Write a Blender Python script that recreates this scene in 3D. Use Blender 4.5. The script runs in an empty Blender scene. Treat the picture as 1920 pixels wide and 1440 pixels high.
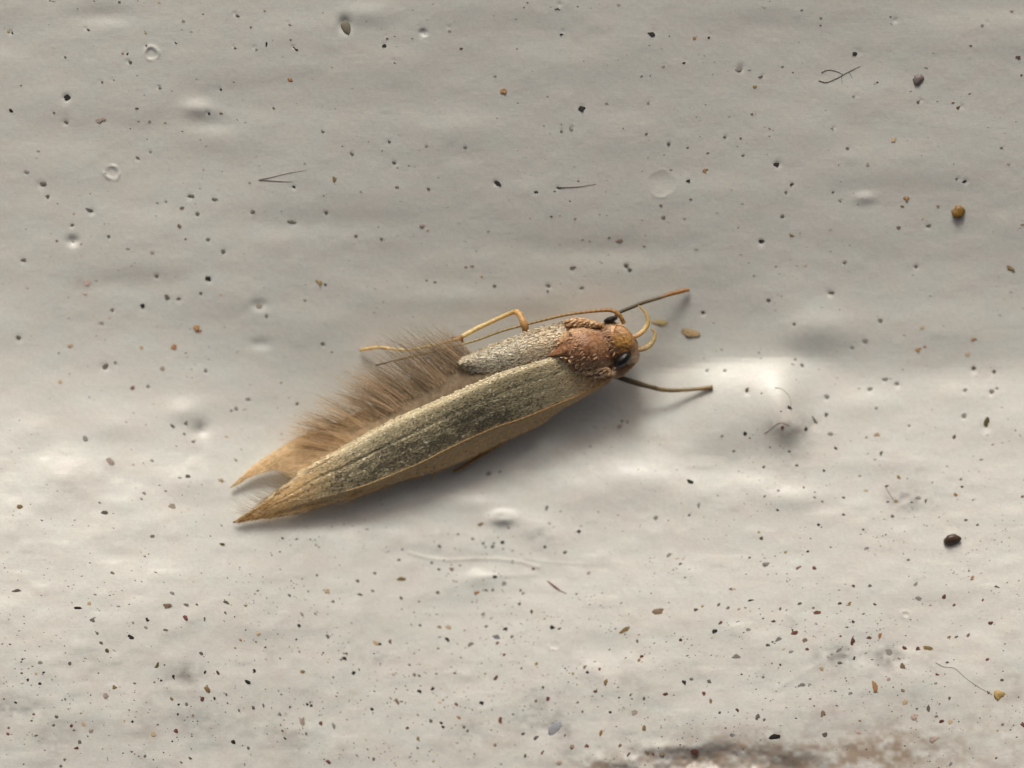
import bpy, bmesh, math, random
import numpy as np
from mathutils import Vector

# ------------------------------------------------------------------ camera, world, sun, exposure
S = bpy.context.scene
C = S.collection
S.unit_settings.system = 'METRIC'
S.unit_settings.scale_length = 0.001          # one unit is one millimetre: a macro scene
PXMM = 150.0                                  # photograph pixels per millimetre at z = 0
D = 60.0                                      # camera distance in mm

cam = bpy.data.cameras.new('camera')
cam.sensor_width = 36.0
cam.lens = 36.0 * D / (1920 / PXMM)
cam.clip_start, cam.clip_end = 1.0, 500.0
cam.dof.use_dof = True
cam.dof.focus_distance = D - 0.5
cam.dof.aperture_fstop = 0.06
co = bpy.data.objects.new('camera', cam)
co.location = (0, 0, D)
C.objects.link(co)
S.camera = co

SUN_EL, SUN_AZ = 36.0, 8.0                    # degrees; azimuth towards the left of +Y
w = bpy.data.worlds.new("World")
S.world = w
w.use_nodes = True
nt = w.node_tree
bg = nt.nodes['Background']
sky = nt.nodes.new('ShaderNodeTexSky')
sky.sky_type = 'NISHITA'
sky.sun_disc = False
sky.sun_elevation = math.radians(SUN_EL)
sky.sun_rotation = math.radians(-SUN_AZ)
sky.air_density = 0.15
sky.dust_density = 10.0
sky.ozone_density = 0.0
nt.links.new(sky.outputs[0], bg.inputs[0])
bg.inputs[1].default_value = 0.135

sl = bpy.data.lights.new('sun', 'SUN')
sl.energy = 2.15
sl.angle = math.radians(15)
sl.color = (1.0, 0.985, 0.945)
so = bpy.data.objects.new('sun', sl)
so.rotation_euler = (-math.radians(90 - SUN_EL), 0, math.radians(SUN_AZ))
C.objects.link(so)

S.view_settings.view_transform = 'Standard'
S.view_settings.look = 'None'
S.view_settings.gamma = 1.0
S.view_settings.exposure = -0.53

rng = np.random.default_rng(7)
random.seed(11)

# ------------------------------------------------------------------ helpers: materials
def mat(name, col, rough=0.6, spec=0.4, metal=0.0, var=0.0, scale=20.0, bump=0.0, attr=None,
        coat=0.0, transl=0.0, alt=None, clear=0.0):
    m = bpy.data.materials.new(name)
    m.use_nodes = True
    t = m.node_tree
    b = t.nodes['Principled BSDF']
    b.inputs['Roughness'].default_value = rough
    b.inputs['Specular IOR Level'].default_value = spec
    b.inputs['Metallic'].default_value = metal
    b.inputs['Coat Weight'].default_value = coat
    if attr:
        a = t.nodes.new('ShaderNodeAttribute')
        a.attribute_name = attr
        src = a.outputs['Color']
    else:
        r = t.nodes.new('ShaderNodeRGB')
        r.outputs[0].default_value = (*col, 1)
        src = r.outputs[0]
    tc = t.nodes.new('ShaderNodeTexCoord')
    if var > 0 or bump > 0 or alt:
        n = t.nodes.new('ShaderNodeTexNoise')
        n.inputs['Scale'].default_value = scale
        n.inputs['Detail'].default_value = 5
        t.links.new(tc.outputs['Object'], n.inputs['Vector'])
        if alt:
            mx = t.nodes.new('ShaderNodeMix'); mx.data_type = 'RGBA'
            rp = t.nodes.new('ShaderNodeValToRGB')
            rp.color_ramp.elements[0].position = .42; rp.color_ramp.elements[1].position = .58
            t.links.new(n.outputs[0], rp.inputs[0])
            t.links.new(rp.outputs[0], mx.inputs[0])
            t.links.new(src, mx.inputs[6]); mx.inputs[7].default_value = (*alt, 1)
            src = mx.outputs[2]
        if var > 0:
            h = t.nodes.new('ShaderNodeHueSaturation')
            mr = t.nodes.new('ShaderNodeMapRange')
            mr.inputs[1].default_value = .3; mr.inputs[2].default_value = .7
            mr.inputs[3].default_value = 1 - var; mr.inputs[4].default_value = 1 + var
            t.links.new(n.outputs[0], mr.inputs[0])
            t.links.new(mr.outputs[0], h.inputs['Value'])
            t.links.new(src, h.inputs['Color'])
            src = h.outputs[0]
        if bump > 0:
            bp = t.nodes.new('ShaderNodeBump')
            bp.inputs['Strength'].default_value = bump
            bp.inputs['Distance'].default_value = 0.02
            t.links.new(n.outputs[0], bp.inputs['Height'])
            t.links.new(bp.outputs[0], b.inputs['Normal'])
    t.links.new(src, b.inputs['Base Color'])
    if transl > 0:
        tr = t.nodes.new('ShaderNodeBsdfTranslucent')
        t.links.new(src, tr.inputs[0])
        ms = t.nodes.new('ShaderNodeMixShader')
        ms.inputs[0].default_value = transl
        out = [n for n in t.nodes if n.type == 'OUTPUT_MATERIAL'][0]
        t.links.new(b.outputs[0], ms.inputs[1]); t.links.new(tr.outputs[0], ms.inputs[2])
        last = ms.outputs[0]
        if clear > 0:
            tp = t.nodes.new('ShaderNodeBsdfTransparent')
            m3 = t.nodes.new('ShaderNodeMixShader'); m3.inputs[0].default_value = clear
            t.links.new(last, m3.inputs[1]); t.links.new(tp.outputs[0], m3.inputs[2]); last = m3.outputs[0]
        t.links.new(last, out.inputs[0])
    return m

# ------------------------------------------------------------------ noise + the height of the painted wall (px units in, mm out)
LAT = np.random.default_rng(3).random((256, 256))
def vnoise(x, y, ox=0):
    x = np.asarray(x, float) + 37.3 * ox; y = np.asarray(y, float) + 91.7 * ox
    xi = np.floor(x).astype(int); yi = np.floor(y).astype(int)
    fx = x - xi; fy = y - yi
    fx = fx * fx * fx * (fx * (fx * 6 - 15) + 10); fy = fy * fy * fy * (fy * (fy * 6 - 15) + 10)
    a = LAT[yi % 256, xi % 256]; b = LAT[yi % 256, (xi + 1) % 256]
    c = LAT[(yi + 1) % 256, xi % 256]; d = LAT[(yi + 1) % 256, (xi + 1) % 256]
    return (a * (1 - fx) + b * fx) * (1 - fy) + (c * (1 - fx) + d * fx) * fy - 0.5

def sstep(a, b, x):
    t = np.clip((x - a) / (b - a), 0, 1)
    return t * t * (3 - 2 * t)

# macro profile integrated on a coarse grid: upper face tilts away from the light, lower face towards it
GX0, GX1, GY0, GY1, GS = -3200, 5100, -3200, 4600, 10
gx = np.arange(GX0, GX1 + 1, GS, dtype=float); gy = np.arange(GY0, GY1 + 1, GS, dtype=float)
GXX, GYY = np.meshgrid(gx, gy)
yb = np.interp(gx, [-3200, 0, 350, 600, 900, 1150, 1250, 1350, 1500, 1600, 1750, 1920, 5000],
               [700, 700, 740, 800, 810, 740, 702, 680, 672, 700, 715, 690, 690])
wd = np.interp(gx, [-3200, 0, 500, 900, 1200, 1260, 1500, 1600, 1750, 1920, 5000],
               [240, 240, 180, 110, 50, 9, 8, 40, 44, 30, 30])
up = 0.20 - 0.10 * sstep(1300, 1750, GXX) * sstep(420, 620, GYY) + 0.014 * np.sin((GYY - 120) / 62.0 + GXX / 700.0) * np.clip(1.1 - np.abs(GYY - 300) / 500, 0, 1)
up = up + 0.05 * vnoise(GXX / 420, GYY / 120, 1) - 0.06 * sstep(900, 0, GXX) + 0.05 * sstep(150, 420, GYY) * sstep(300, 800, GXX)
lo = -0.16 - 0.10 * sstep(800, 100, GXX) * sstep(1250, 950, GYY) - .0 * sstep(840, 720, GYY) * sstep(1100, 1250, GXX) + 0.10 * sstep(1050, 1440, GYY)
lo = lo + 0.06 * vnoise(GXX / 260, GYY / 130, 2)
tt = sstep(-1, 1, (GYY - yb[None, :]) / wd[None, :])
slope = up * (1 - tt) + lo * tt
far = sstep(1600, 3200, np.abs(GYY - 720)) + sstep(1800, 3200, np.abs(GXX - 960))
slope = slope * np.clip(1 - far, 0, 1)
# h rises with decreasing py where slope > 0; anchor on the row py = 500
HM = -np.cumsum(slope, axis=0) * GS
r0 = int((500 - GY0) / GS)
HM = HM - HM[r0:r0 + 1, :]
k = np.ones(5) / 5
HM = np.apply_along_axis(lambda v: np.convolve(np.pad(v, 2, 'edge'), k, 'valid'), 1, HM)

def macro(px, py):
    fx = np.clip((px - GX0) / GS, 0, len(gx) - 2.001); fy = np.clip((py - GY0) / GS, 0, len(gy) - 2.001)
    xi = fx.astype(int); yi = fy.astype(int); fx = fx - xi; fy = fy - yi
    return ((HM[yi, xi] * (1 - fx) + HM[yi, xi + 1] * fx) * (1 - fy) + (HM[yi + 1, xi] * (1 - fx) + HM[yi + 1, xi + 1] * fx) * fy)

BUMPS = [  # px, py, rx, ry, height px
    (110, 905, 70, 28, 4), (40, 990, 60, 28, 3), (250, 985, 80, 28, 3), (360, 900, 50, 26, 3), (180, 770, 50, 22, 2), (1090, 930, 60, 30, 4), (1200, 900, 60, 30, 4), (880, 1020, 60, 24, 3),
    (1640, 760, 60, 24, 3), (1800, 740, 70, 26, 3), (1700, 860, 80, 40, 3), (760, 1010, 50, 18, 2.5), (1330, 915, 140, 40, 6), (560, 130, 70, 24, 1.5), (1150, 120, 90, 28, 1.5), (1500, 250, 90, 28, 1.5), (860, 250, 80, 28, 1.5),
    (1530, 616, 66, 38, 9), (345, 772, 30, 20, 5), (372, 205, 26, 14, 5), (690, 34, 46, 20, 3.5), (205, 800, 45, 22, 3),
    (140, 880, 60, 28, 4), (60, 808, 34, 22, 3), (75, 950, 60, 30, 3), (230, 945, 50, 26, 3), (1464, 764, 36, 48, 12), (1390, 872, 100, 40, -7),
    (1478, 800, 26, 26, 9), (942, 974, 24, 12, 11), (1030, 1010, 40, 20, 3), (375, 806, 16, 15, -5), (885, 945, 40, 16, 3),
    (900, 1085, 36, 14, 4), (1130, 900, 90, 50, 5), (420, 910, 120, 50, 4), (1010, 990, 60, 24, 3), (560, 1010, 80, 24, 2), 
    (640, 985, 30, 20, -3), (500, 985, 60, 16, 3), (1490, 935, 50, 20, 4), (1240, 345, 27, 26, -2.5), (1240, 350, 38, 36, 1.5),
    (1620, 372, 20, 10, 3), (1700, 1270, 120, 60, 6), (200, 35, 50, 16, -3), (400, 235, 40, 14, -3), (137, 452, 11, 9, -6),
    (650, 52, 11, 14, -7), (795, 68, 8, 8, -3), (485, 572, 16, 10, -3), (487, 645, 18, 10, -2.5), (1140, 1215, 60, 30, -3),
    (1015, 1365, 50, 30, -3), (1640, 1215, 70, 34, -4), (350, 1265, 40, 22, -3), (50, 1318, 40, 22, -3), (370, 1350, 50, 30, -3), (840, 560, 120, 22, 2),
    (1120, 470, 160, 26, -3), (560, 420, 160, 26, -3), (240, 530, 100, 24, -2), (1330, 1424, 110, 26, -16), (1180, 1425, 60, 16, 8),
    (1480, 1445, 60, 30, -14), (1250, 1400, 60, 12, 6)]
RINGS = [(212, 324, 14, 3.0), (289, 104, 12, 3.0), (1240, 346, 27, 1.1), (795, 68, 9, 1.8), (1040, 1210, 10, 1.2), (1695, 1151, 7, 1.5)]
RIDGES = [([(768, 1038), (800, 1047), (840, 1052), (880, 1049), (930, 1049), (975, 1054), (1010, 1064)], 3.0, 2.2),
          ([(985, 1048), (1040, 1056), (1100, 1058)], 3, 1.0), ([(820, 1000), (822, 1030)], 5, 1.8), ([(1005, 1078), (905, 1082)], 4, 1.2),
          ([(1450, 1290), (1560, 1225), (1660, 1213), (1720, 1225)], 7, 1.6)]
PITS = []          # filled from the speck list: px, py, r, depth

def seg_dist(px, py, poly):
    d = np.full(px.shape, 1e9)
    for (x0, y0), (x1, y1) in zip(poly, poly[1:]):
        vx, vy = x1 - x0, y1 - y0
        t = np.clip(((px - x0) * vx + (py - y0) * vy) / (vx * vx + vy * vy), 0, 1)
        d = np.minimum(d, np.hypot(px - x0 - t * vx, py - y0 - t * vy))
    return d

def ground_px(px, py, fine=True):
    """height in px of the wall under picture-scale coordinates"""
    px = np.asarray(px, float); py = np.asarray(py, float)
    h = macro(px, py)
    for (bx, by, rx, ry, hh) in BUMPS:
        h = h + hh * np.exp(-(((px - bx) / rx) ** 2 + ((py - by) / ry) ** 2))
    # the long lump right of the moth: short lit side, long shaded side
    h = h + 22 * np.exp(-((px - 1396) / 105) ** 4) * np.exp(-((py - 748) / np.where(py < 748, 80, 100)) ** 2)
    if not fine:
        return h
    low = sstep(700, 900, py)
    h = h + 2.6 * vnoise(px / 150, py / 60, 4) + (.7 + .3 * low) * vnoise(px / 60, py / 34, 5)
    h = h + (0.4 + .35 * low) * vnoise(px / 24, py / 19, 6) + 0.22 * vnoise(px / 8, py / 7, 7)
    h = h + 2.0 * low * np.maximum(0, vnoise(px / 34, py / 26, 8) - .12)
    h = h + 1.6 * low * np.minimum(0, vnoise(px / 40, py / 30, 9) + .18)
    rough = np.exp(-(((px - 1320) / 180) ** 2 + ((py - 1432) / 34) ** 2))
    h = h + rough * (9 * vnoise(px / 30, py / 22, 12) + 3 * vnoise(px / 10, py / 9, 13))
    for (rx, ry, rr, hh) in RINGS:
        d = np.hypot(px - rx, (py - ry) * 1.12) + 5 * vnoise(px / 11, py / 11, 17)
        h = h + .7 * hh * np.clip(.55 + 1.3 * vnoise(px / 13, py / 13, 18), 0, 1) * np.exp(-((d - rr) / 3.2) ** 2) - 0.5 * hh * np.exp(-(d / (rr * .75)) ** 4)
    for (poly, wdt, hh) in RIDGES:
        h = h + .45 * hh * np.exp(-(seg_dist(px, py, poly) / wdt) ** 2)
    return h

def W(px, py, h=0.0):
    """point h mm above the wall that stands at picture-scale position px, py (perspective undone)"""
    z = 0.0
    ax, ay = (px - 960) / PXMM, (720 - py) / PXMM
    qx, qy = px, py
    for _ in range(3):
        z = float(ground_px(np.array(qx), np.array(qy))) / PXMM + h
        k_ = (D - z) / D
        qx, qy = 960 + ax * k_ * PXMM, 720 - ay * k_ * PXMM
    return Vector((ax * k_, ay * k_, z))

def Ws(px, py, h):
    """the same on the smooth wall, for the insect's own body"""
    z = float(ground_px(np.array(px), np.array(py), False)) / PXMM + h
    k_ = (D - z) / D
    return Vector(((px - 960) / PXMM * k_, (720 - py) / PXMM * k_, z))

# ------------------------------------------------------------------ helpers: objects
def link(name, me, m, parent=None):
    o = bpy.data.objects.new(name, me)
    C.objects.link(o)
    if m is not None and not me.materials:
        me.materials.append(m)
    if parent:
        o.parent = parent
    return o

def mesh(name, v, f, smooth=True, cols=None):
    me = bpy.data.meshes.new(name)
    me.from_pydata([tuple(p) for p in v], [], f)
    if smooth:
        me.polygons.foreach_set('use_smooth', [True] * len(me.polygons))
    if cols is not None:
        a = me.attributes.new('tint', 'FLOAT_COLOR', 'POINT')
        a.data.foreach_set('color', np.array([(c[0], c[1], c[2], 1) for c in cols], dtype=np.float32).ravel())
    me.update()
    return me

def tag(o, label, cat, group=None, kind=None):
    o['label'] = label
    o['category'] = cat
    if group: o['group'] = group
    if kind: o['kind'] = kind
    return o

def spline(pts, n):
    """Catmull-Rom through tuples, n samples evenly by arc length of the first two coordinates"""
    P = np.array(pts, float)
    Q = np.vstack([2 * P[0] - P[1], P, 2 * P[-1] - P[-2]])
    out = []
    for i in range(1, len(Q) - 2):
        p0, p1, p2, p3 = Q[i - 1], Q[i], Q[i + 1], Q[i + 2]
        for t in np.linspace(0, 1, 14, endpoint=False):
            out.append(.5 * (2 * p1 + (p2 - p0) * t + (2 * p0 - 5 * p1 + 4 * p2 - p3) * t * t + (3 * p1 - p0 - 3 * p2 + p3) * t ** 3))
    out.append(P[-1])
    O = np.array(out)
    s = np.r_[0, np.cumsum(np.hypot(np.diff(O[:, 0]), np.diff(O[:, 1])))]
    u = np.linspace(0, s[-1], n)
    return np.stack([np.interp(u, s, O[:, k]) for k in range(O.shape[1])], 1)

def tube_data(pts, rad, seg=8, cap=True):
    """pts: list of Vector, rad: list of mm -> verts, faces"""
    v, f = [], []
    n = len(pts)
    up = Vector((0.13, 0.21, 1)).normalized()
    for i in range(n):
        t = (pts[min(i + 1, n - 1)] - pts[max(i - 1, 0)]).normalized()
        a = t.cross(up).normalized(); b = a.cross(t)
        for s in range(seg):
            th = 2 * math.pi * s / seg
            v.append(pts[i] + (a * math.cos(th) + b * math.sin(th)) * rad[i])
    for i in range(n - 1):
        for s in range(seg):
            f.append((i * seg + s, i * seg + (s + 1) % seg, (i + 1) * seg + (s + 1) % seg, (i + 1) * seg + s))
    if cap:
        f.append(tuple(reversed(range(seg)))); f.append(tuple((n - 1) * seg + s for s in range(seg)))
    return v, f

def tube(name, ctrl, m, parent=None, n=40, seg=8, where=Ws, wob=0.0, cols=None):
    """ctrl: (px, py, height mm, radius px)"""
    q = spline(ctrl, n)
    pts = [where(a[0], a[1], a[2]) for a in q]
    rad = [max(a[3], .2) / PXMM * (1 + wob * (random.random() - .5)) for a in q]
    v, f = tube_data(pts, rad, seg)
    cc = None
    if cols:
        cc = []
        for i in range(n):
            c = cols(i / (n - 1)); cc += [c] * seg
    return link(name, mesh(name, v, f, True, cc), m, parent)

# ------------------------------------------------------------------ specks of dirt: position read off the photograph in 640 x 480 windows, three to one
SP = {
 (0, 0): "78,183,34,k,1.3,-40;48,178,18,y;497,167,22,d,1.5,-30;295,5,30,k,2,0;530,5,14,d;672,10,20,d;820,185,18,y;828,258,26,k,1.6,-25;990,238,24,k;1033,116,28,g;1143,78,16,d;1338,88,26,d,1.5,-30;1490,58,22,f;1412,150,20,b;1632,138,24,g,1.6,0;1503,247,26,k,1.6,70;1660,272,30,k,1.5,-30;1637,222,18,d;1325,270,22,d,1.5,0;1443,275,24,g;720,300,30,k,1.2,20;690,300,20,b;735,348,28,d;368,320,20,d;640,450,24,k;580,460,28,d,1.6,0;118,480,18,d;900,493,20,d;1247,502,28,k;1632,447,34,o,1.1,0;385,540,60,k,2.2,35;68,625,32,k,1.6,-20;305,632,20,d;380,684,36,d;770,608,22,d,1.5,0;1178,634,26,k;1243,636,24,d,1.5,0;1540,606,20,d;1382,688,18,f;1817,738,24,d;780,680,18,b;842,680,24,b;930,690,20,b;565,670,56,f,1.4,30;215,850,22,g;848,850,22,g;780,887,30,d;235,1028,46,d,1.9,-10;272,1102,34,d;150,965,28,g,1.8,0;515,1180,46,d,2.4,-5;408,1262,32,d;415,1202,20,o;1070,1097,44,d,1.8,-5;1207,1115,36,d;1020,1168,30,b,1.6,0;885,1140,16,d;935,1132,20,g;1112,1200,28,d;1015,1272,34,b;1170,1345,28,d;1258,1405,40,d;1045,1343,16,d;1420,1185,32,d;1836,1190,34,d;1645,1243,50,d,1.8,0;1583,1188,12,d;1886,1003,36,Y;1655,1050,30,k,1.5,-30;1822,1100,14,d;1715,918,20,f;855,1415,34,f;612,1328,24,d;410,1355,50,f,1.2,0;320,1355,24,b",
 (640, 0): "250,258,36,k,1.7,15;258,215,20,d;300,203,14,d;300,350,24,k;610,172,24,g;675,270,26,b;400,215,18,g;1028,40,16,d;1048,14,14,d;1225,45,28,k;1205,50,18,r;1330,35,16,d;1242,190,28,k;1748,187,42,k,1.8,-15;1846,202,14,d;1560,25,26,f;910,505,44,o;865,425,24,f;990,272,18,f;1352,603,44,k,1.2,80;1492,580,22,g;1160,543,14,d;992,578,12,d;1293,720,30,g;1238,738,22,d;1238,697,16,g;1140,707,14,d;1688,427,16,d;1810,374,24,g;1738,425,14,g;1727,577,22,g;1715,752,22,d;1585,720,16,g;1840,808,28,d;1816,870,12,d;270,798,24,d;480,818,24,g;697,827,24,d;62,862,30,d;302,914,32,d;380,930,14,d;870,1022,44,k,2.2,-40;1218,1052,28,k,1.5,0;1200,1074,18,d;1094,1077,24,k;312,1052,24,d;490,1060,24,d;1183,1215,22,b;1315,1228,22,b;1797,1153,26,b;1812,1220,26,d;1555,1350,40,b,1.6,0;225,1342,26,d;83,1325,24,d;455,1265,46,f,1.3,45;485,1290,24,e;1703,1383,20,b;1853,952,24,f",
 (1280, 0): "70,212,30,o;147,208,22,k;7,352,20,k;315,385,44,g;438,430,28,d;405,484,30,y;620,406,16,d;778,100,20,d;776,140,16,r;670,55,20,d;1173,125,36,k,1.6,-50;1170,92,18,d;970,295,46,k,2.2,60;1095,462,18,k;1325,570,26,d;1522,577,26,r,1.5,-20;1553,600,40,K,1.4,10;1885,317,40,R;1905,421,20,r;1620,256,22,d;1686,140,26,g;1850,60,26,f;960,540,24,g;840,720,22,g;235,770,24,d;325,775,22,b;340,872,22,d;28,828,18,d;926,832,26,d;527,918,44,k,1.4,80;610,1035,32,k;580,1080,22,d;128,955,40,o;28,1015,30,k;45,1120,20,d;1040,918,30,f,2,80;1188,780,44,e;1255,1110,44,o;1235,1158,30,b;1435,1158,26,b;1583,1017,36,k,1.6,10;1540,1005,20,d;1375,1268,32,d,1.8,10;1215,1275,30,b;615,1322,30,Y;440,1350,42,k,2.2,0;560,1213,28,d;1792,830,24,d;885,1125,24,g;845,1077,24,g;75,1397,30,f;10,1225,24,f;1912,1262,26,b;1835,918,22,f;390,640,20,d",
 (0, 480): "127,18,38,d,1.6,0;880,105,32,d;1177,125,40,k,1.6,0;945,225,40,d;1005,235,40,d;1130,207,26,d;800,283,44,k;630,300,26,g;490,145,50,p;478,212,30,p;1242,215,24,e;1500,330,34,d;1455,275,56,f;1790,140,44,y,2,-40;1830,158,24,d;1715,247,20,b;105,450,50,d,1.7,5;395,505,40,e;795,515,34,e;975,508,40,o;1100,395,50,o,1.5,-60;1120,425,30,o;585,612,48,d;648,598,26,g;910,632,38,f;1155,643,28,g;1815,490,30,d;1866,540,18,d;742,747,44,b;830,733,26,g;335,712,34,e;1580,713,18,d;1325,857,30,g;1390,805,32,g,2,0;1040,938,32,d;968,962,32,d;1035,1003,24,d;1083,1047,28,d;470,1027,44,g,1.6,0;610,1160,56,f;1057,1247,36,d;1010,1250,24,g;1240,1270,56,e,1.5,-25;108,1418,50,Y;808,1338,30,g;795,1370,24,g;965,1415,50,f;560,1390,24,g;1670,830,24,d;855,1155,28,g;1325,1150,24,b;570,375,28,g,2,0",
 (640, 480): "1300,60,40,d;860,165,24,d;790,115,22,o;480,135,22,b;1165,160,34,d;1350,175,36,d;1605,45,44,d;1620,75,30,d;735,55,26,b;1160,195,24,g;700,60,22,b;1570,960,44,f;1610,935,24,g;1580,930,20,k;1160,1420,40,d;830,1230,40,g",
 (1280, 480): "910,30,30,g;1315,52,34,d;1848,68,50,Y,1.7,-25;690,48,24,e;485,245,30,d;830,200,40,d;118,313,36,k;628,380,24,d;672,616,26,d;632,583,24,g;430,543,18,g;440,577,18,g;140,645,24,g;240,645,26,g;1112,358,30,d;1025,470,40,g;953,510,26,g;1640,465,44,o;1605,547,40,e;1325,522,44,o;1362,508,28,b;1348,398,34,e;1645,628,50,d;1752,645,44,d;365,757,44,K,1.8,10;445,775,18,d;592,851,30,k,2,-20;552,876,16,d;355,1003,34,k;378,1023,18,r;560,960,28,R;688,970,34,k,1.8,20;740,930,50,d,3,-50;805,893,32,d;287,1097,24,d;222,1012,24,g;492,1074,16,d;598,1098,22,d;642,1180,26,d;458,1190,26,d;792,1210,22,k;855,1082,26,k,1.6,-15;1087,1012,50,e;1035,1022,22,g;1120,1115,30,d;1055,750,34,g;1140,693,34,g,1.6,0;1215,712,50,g,2.2,-10;810,790,36,g;1090,855,22,g;1275,955,20,d;1530,1023,38,K;1710,950,60,K,2,80;1585,897,36,g;1590,755,28,g;1740,762,34,g;1770,745,24,g;1680,1147,24,g;682,1305,22,k;743,1330,18,u;740,1360,28,g;783,1382,18,d;905,1362,22,d;540,1323,26,g;532,1432,24,k;50,1275,44,k,2.4,-25;95,1403,44,g;1145,1298,36,k,2,20;1220,1252,40,y,3,-60;1530,1345,36,o;1570,1303,22,k;1405,1275,14,r;1565,1258,24,b;1290,1388,24,d;1325,1365,40,g;1370,1380,36,d;1200,1385,30,Y;1155,1385,24,d;1633,1375,20,g;1032,1322,30,e;830,1003,40,g;1912,1357,26,b",
 (0, 960): "583,12,46,d,1.5,0;850,143,56,g,2,25;1242,185,34,K,2,10;95,448,46,d,1.8,0;432,545,40,k,2.4,-5;500,520,36,e,1.5,60;632,347,30,d;520,615,40,d;828,608,36,k;818,652,30,g;735,710,44,k;545,685,28,d;567,740,30,d;595,780,38,K,1.6,0;390,853,30,d;930,667,28,d,1.5,0;1038,595,40,r;1148,602,36,d;1265,570,30,d,1.5,0;1272,515,40,d,1.6,-40;1447,445,26,k,1.8,0;1625,470,26,d;1873,503,24,R;1832,445,46,e,1.6,0;1695,575,36,g;1677,643,28,k;1840,702,30,d;1350,722,34,o;1447,687,36,e;1125,800,32,d;885,858,52,K,2.2,45;972,930,40,k;903,950,30,k;1150,905,26,k;1220,905,30,R;1427,893,28,k;1385,960,42,k,1.5,0;1697,903,36,Y;1815,793,26,R;1917,832,18,k;122,908,22,r;152,943,28,R;220,968,30,k,1.6,0;203,912,26,e;640,990,36,Y;590,1040,46,f;963,1053,28,b;1155,1000,50,Y;1132,1048,40,R;1203,1050,22,k;1270,1028,24,d;1045,1083,28,d;1420,1102,30,d;1478,1090,28,d,1.6,-60;1725,1080,28,k,1.6,-70;1750,1090,24,k;1342,1117,26,d;1628,1100,34,d;1565,1135,44,g;1690,1185,80,f,2.4,75;1798,1190,40,r;1870,1195,44,g,2.5,-60;1600,1275,24,k;1308,1297,38,k;1393,1328,30,d;990,1240,38,r;860,1250,44,e;400,1202,24,R;317,1152,32,d;300,1200,26,d;190,1140,24,r;447,1295,34,d;430,1331,28,R,1.5,20;510,1230,40,f;467,1192,40,e;363,1393,24,d;45,1250,26,r;48,1215,20,r;365,1055,20,d;755,965,22,d;813,1375,22,d;1065,1385,26,d;1845,1405,34,r;1720,1250,24,d;340,1432,24,d;925,533,56,b,3,5;1040,527,36,g,2,0;1105,522,20,d;965,460,34,g;220,850,40,g,2,5",
 (640, 960): "785,67,56,Y,2.4,0;1338,113,32,k;908,173,30,k;852,197,28,d;737,154,26,b;797,180,24,d;550,193,24,d;657,125,20,d;1260,230,30,d;1148,196,28,d;1773,35,40,g;1845,245,34,g;322,273,34,d;508,287,28,d;548,325,26,k;617,328,36,b;1085,320,30,b;1395,345,36,f;862,368,30,k;918,405,40,g;765,457,40,o;88,390,30,d;185,347,26,d;330,382,50,Y,2,15;175,445,28,d;100,468,30,d,1.8,-20;332,487,32,d;434,505,20,d;540,455,28,d;1005,518,24,R;1010,442,20,R;1075,560,28,K;1025,460,32,g;797,577,28,g;1185,653,34,k;922,660,44,k,2.2,-8;817,645,26,d;960,704,24,d;870,710,50,u;880,740,28,r;592,720,34,k;730,750,48,g,1.8,-20;272,733,40,R;215,748,28,k;190,738,50,e;550,650,30,Y;600,655,40,e;440,638,22,d;15,827,34,k;27,798,26,d;67,910,30,k;290,915,26,p;408,918,30,b;438,923,24,d;512,995,30,k;433,1013,34,k;383,863,26,d;920,805,26,R;1015,880,20,k;873,935,40,R,1.4,60;810,912,20,y;1097,860,30,y,2,80;1305,912,26,y;1375,872,40,b,1.6,0;1385,903,26,k;1452,888,36,r;1430,1010,28,R;1493,958,40,Y;1565,1043,24,k;1787,563,66,b,1.8,10;1905,722,32,R;1668,730,34,d;1692,815,30,R;1680,838,36,o;1600,665,56,Y,2.2,25;1820,1028,44,R,2,0;1705,1050,28,d;1630,1028,24,d;1165,1055,36,r;1100,1065,40,b;1137,987,22,d;787,1075,34,k;897,1170,56,r,1.8,75;643,1083,28,r;655,1158,30,o;310,1070,44,b;173,1112,26,k;370,1220,26,R;560,1190,28,k;572,1212,24,k;688,1210,22,d;708,1232,24,r;497,1178,34,d;427,1275,34,Y;1215,1195,56,u;1100,1275,40,d;1025,1250,30,d;1262,1257,34,b;1465,1250,40,o,1.8,75;1378,1318,32,r;1300,1325,34,b;1135,1355,36,b;1037,1373,28,d;868,1310,28,b;425,1330,34,b;180,1390,30,d;1708,1220,44,Y;1658,1128,50,f;1230,1410,50,f;1570,1317,30,b;1800,1355,46,b;1620,1365,40,d;1720,1350,36,b",
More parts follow.
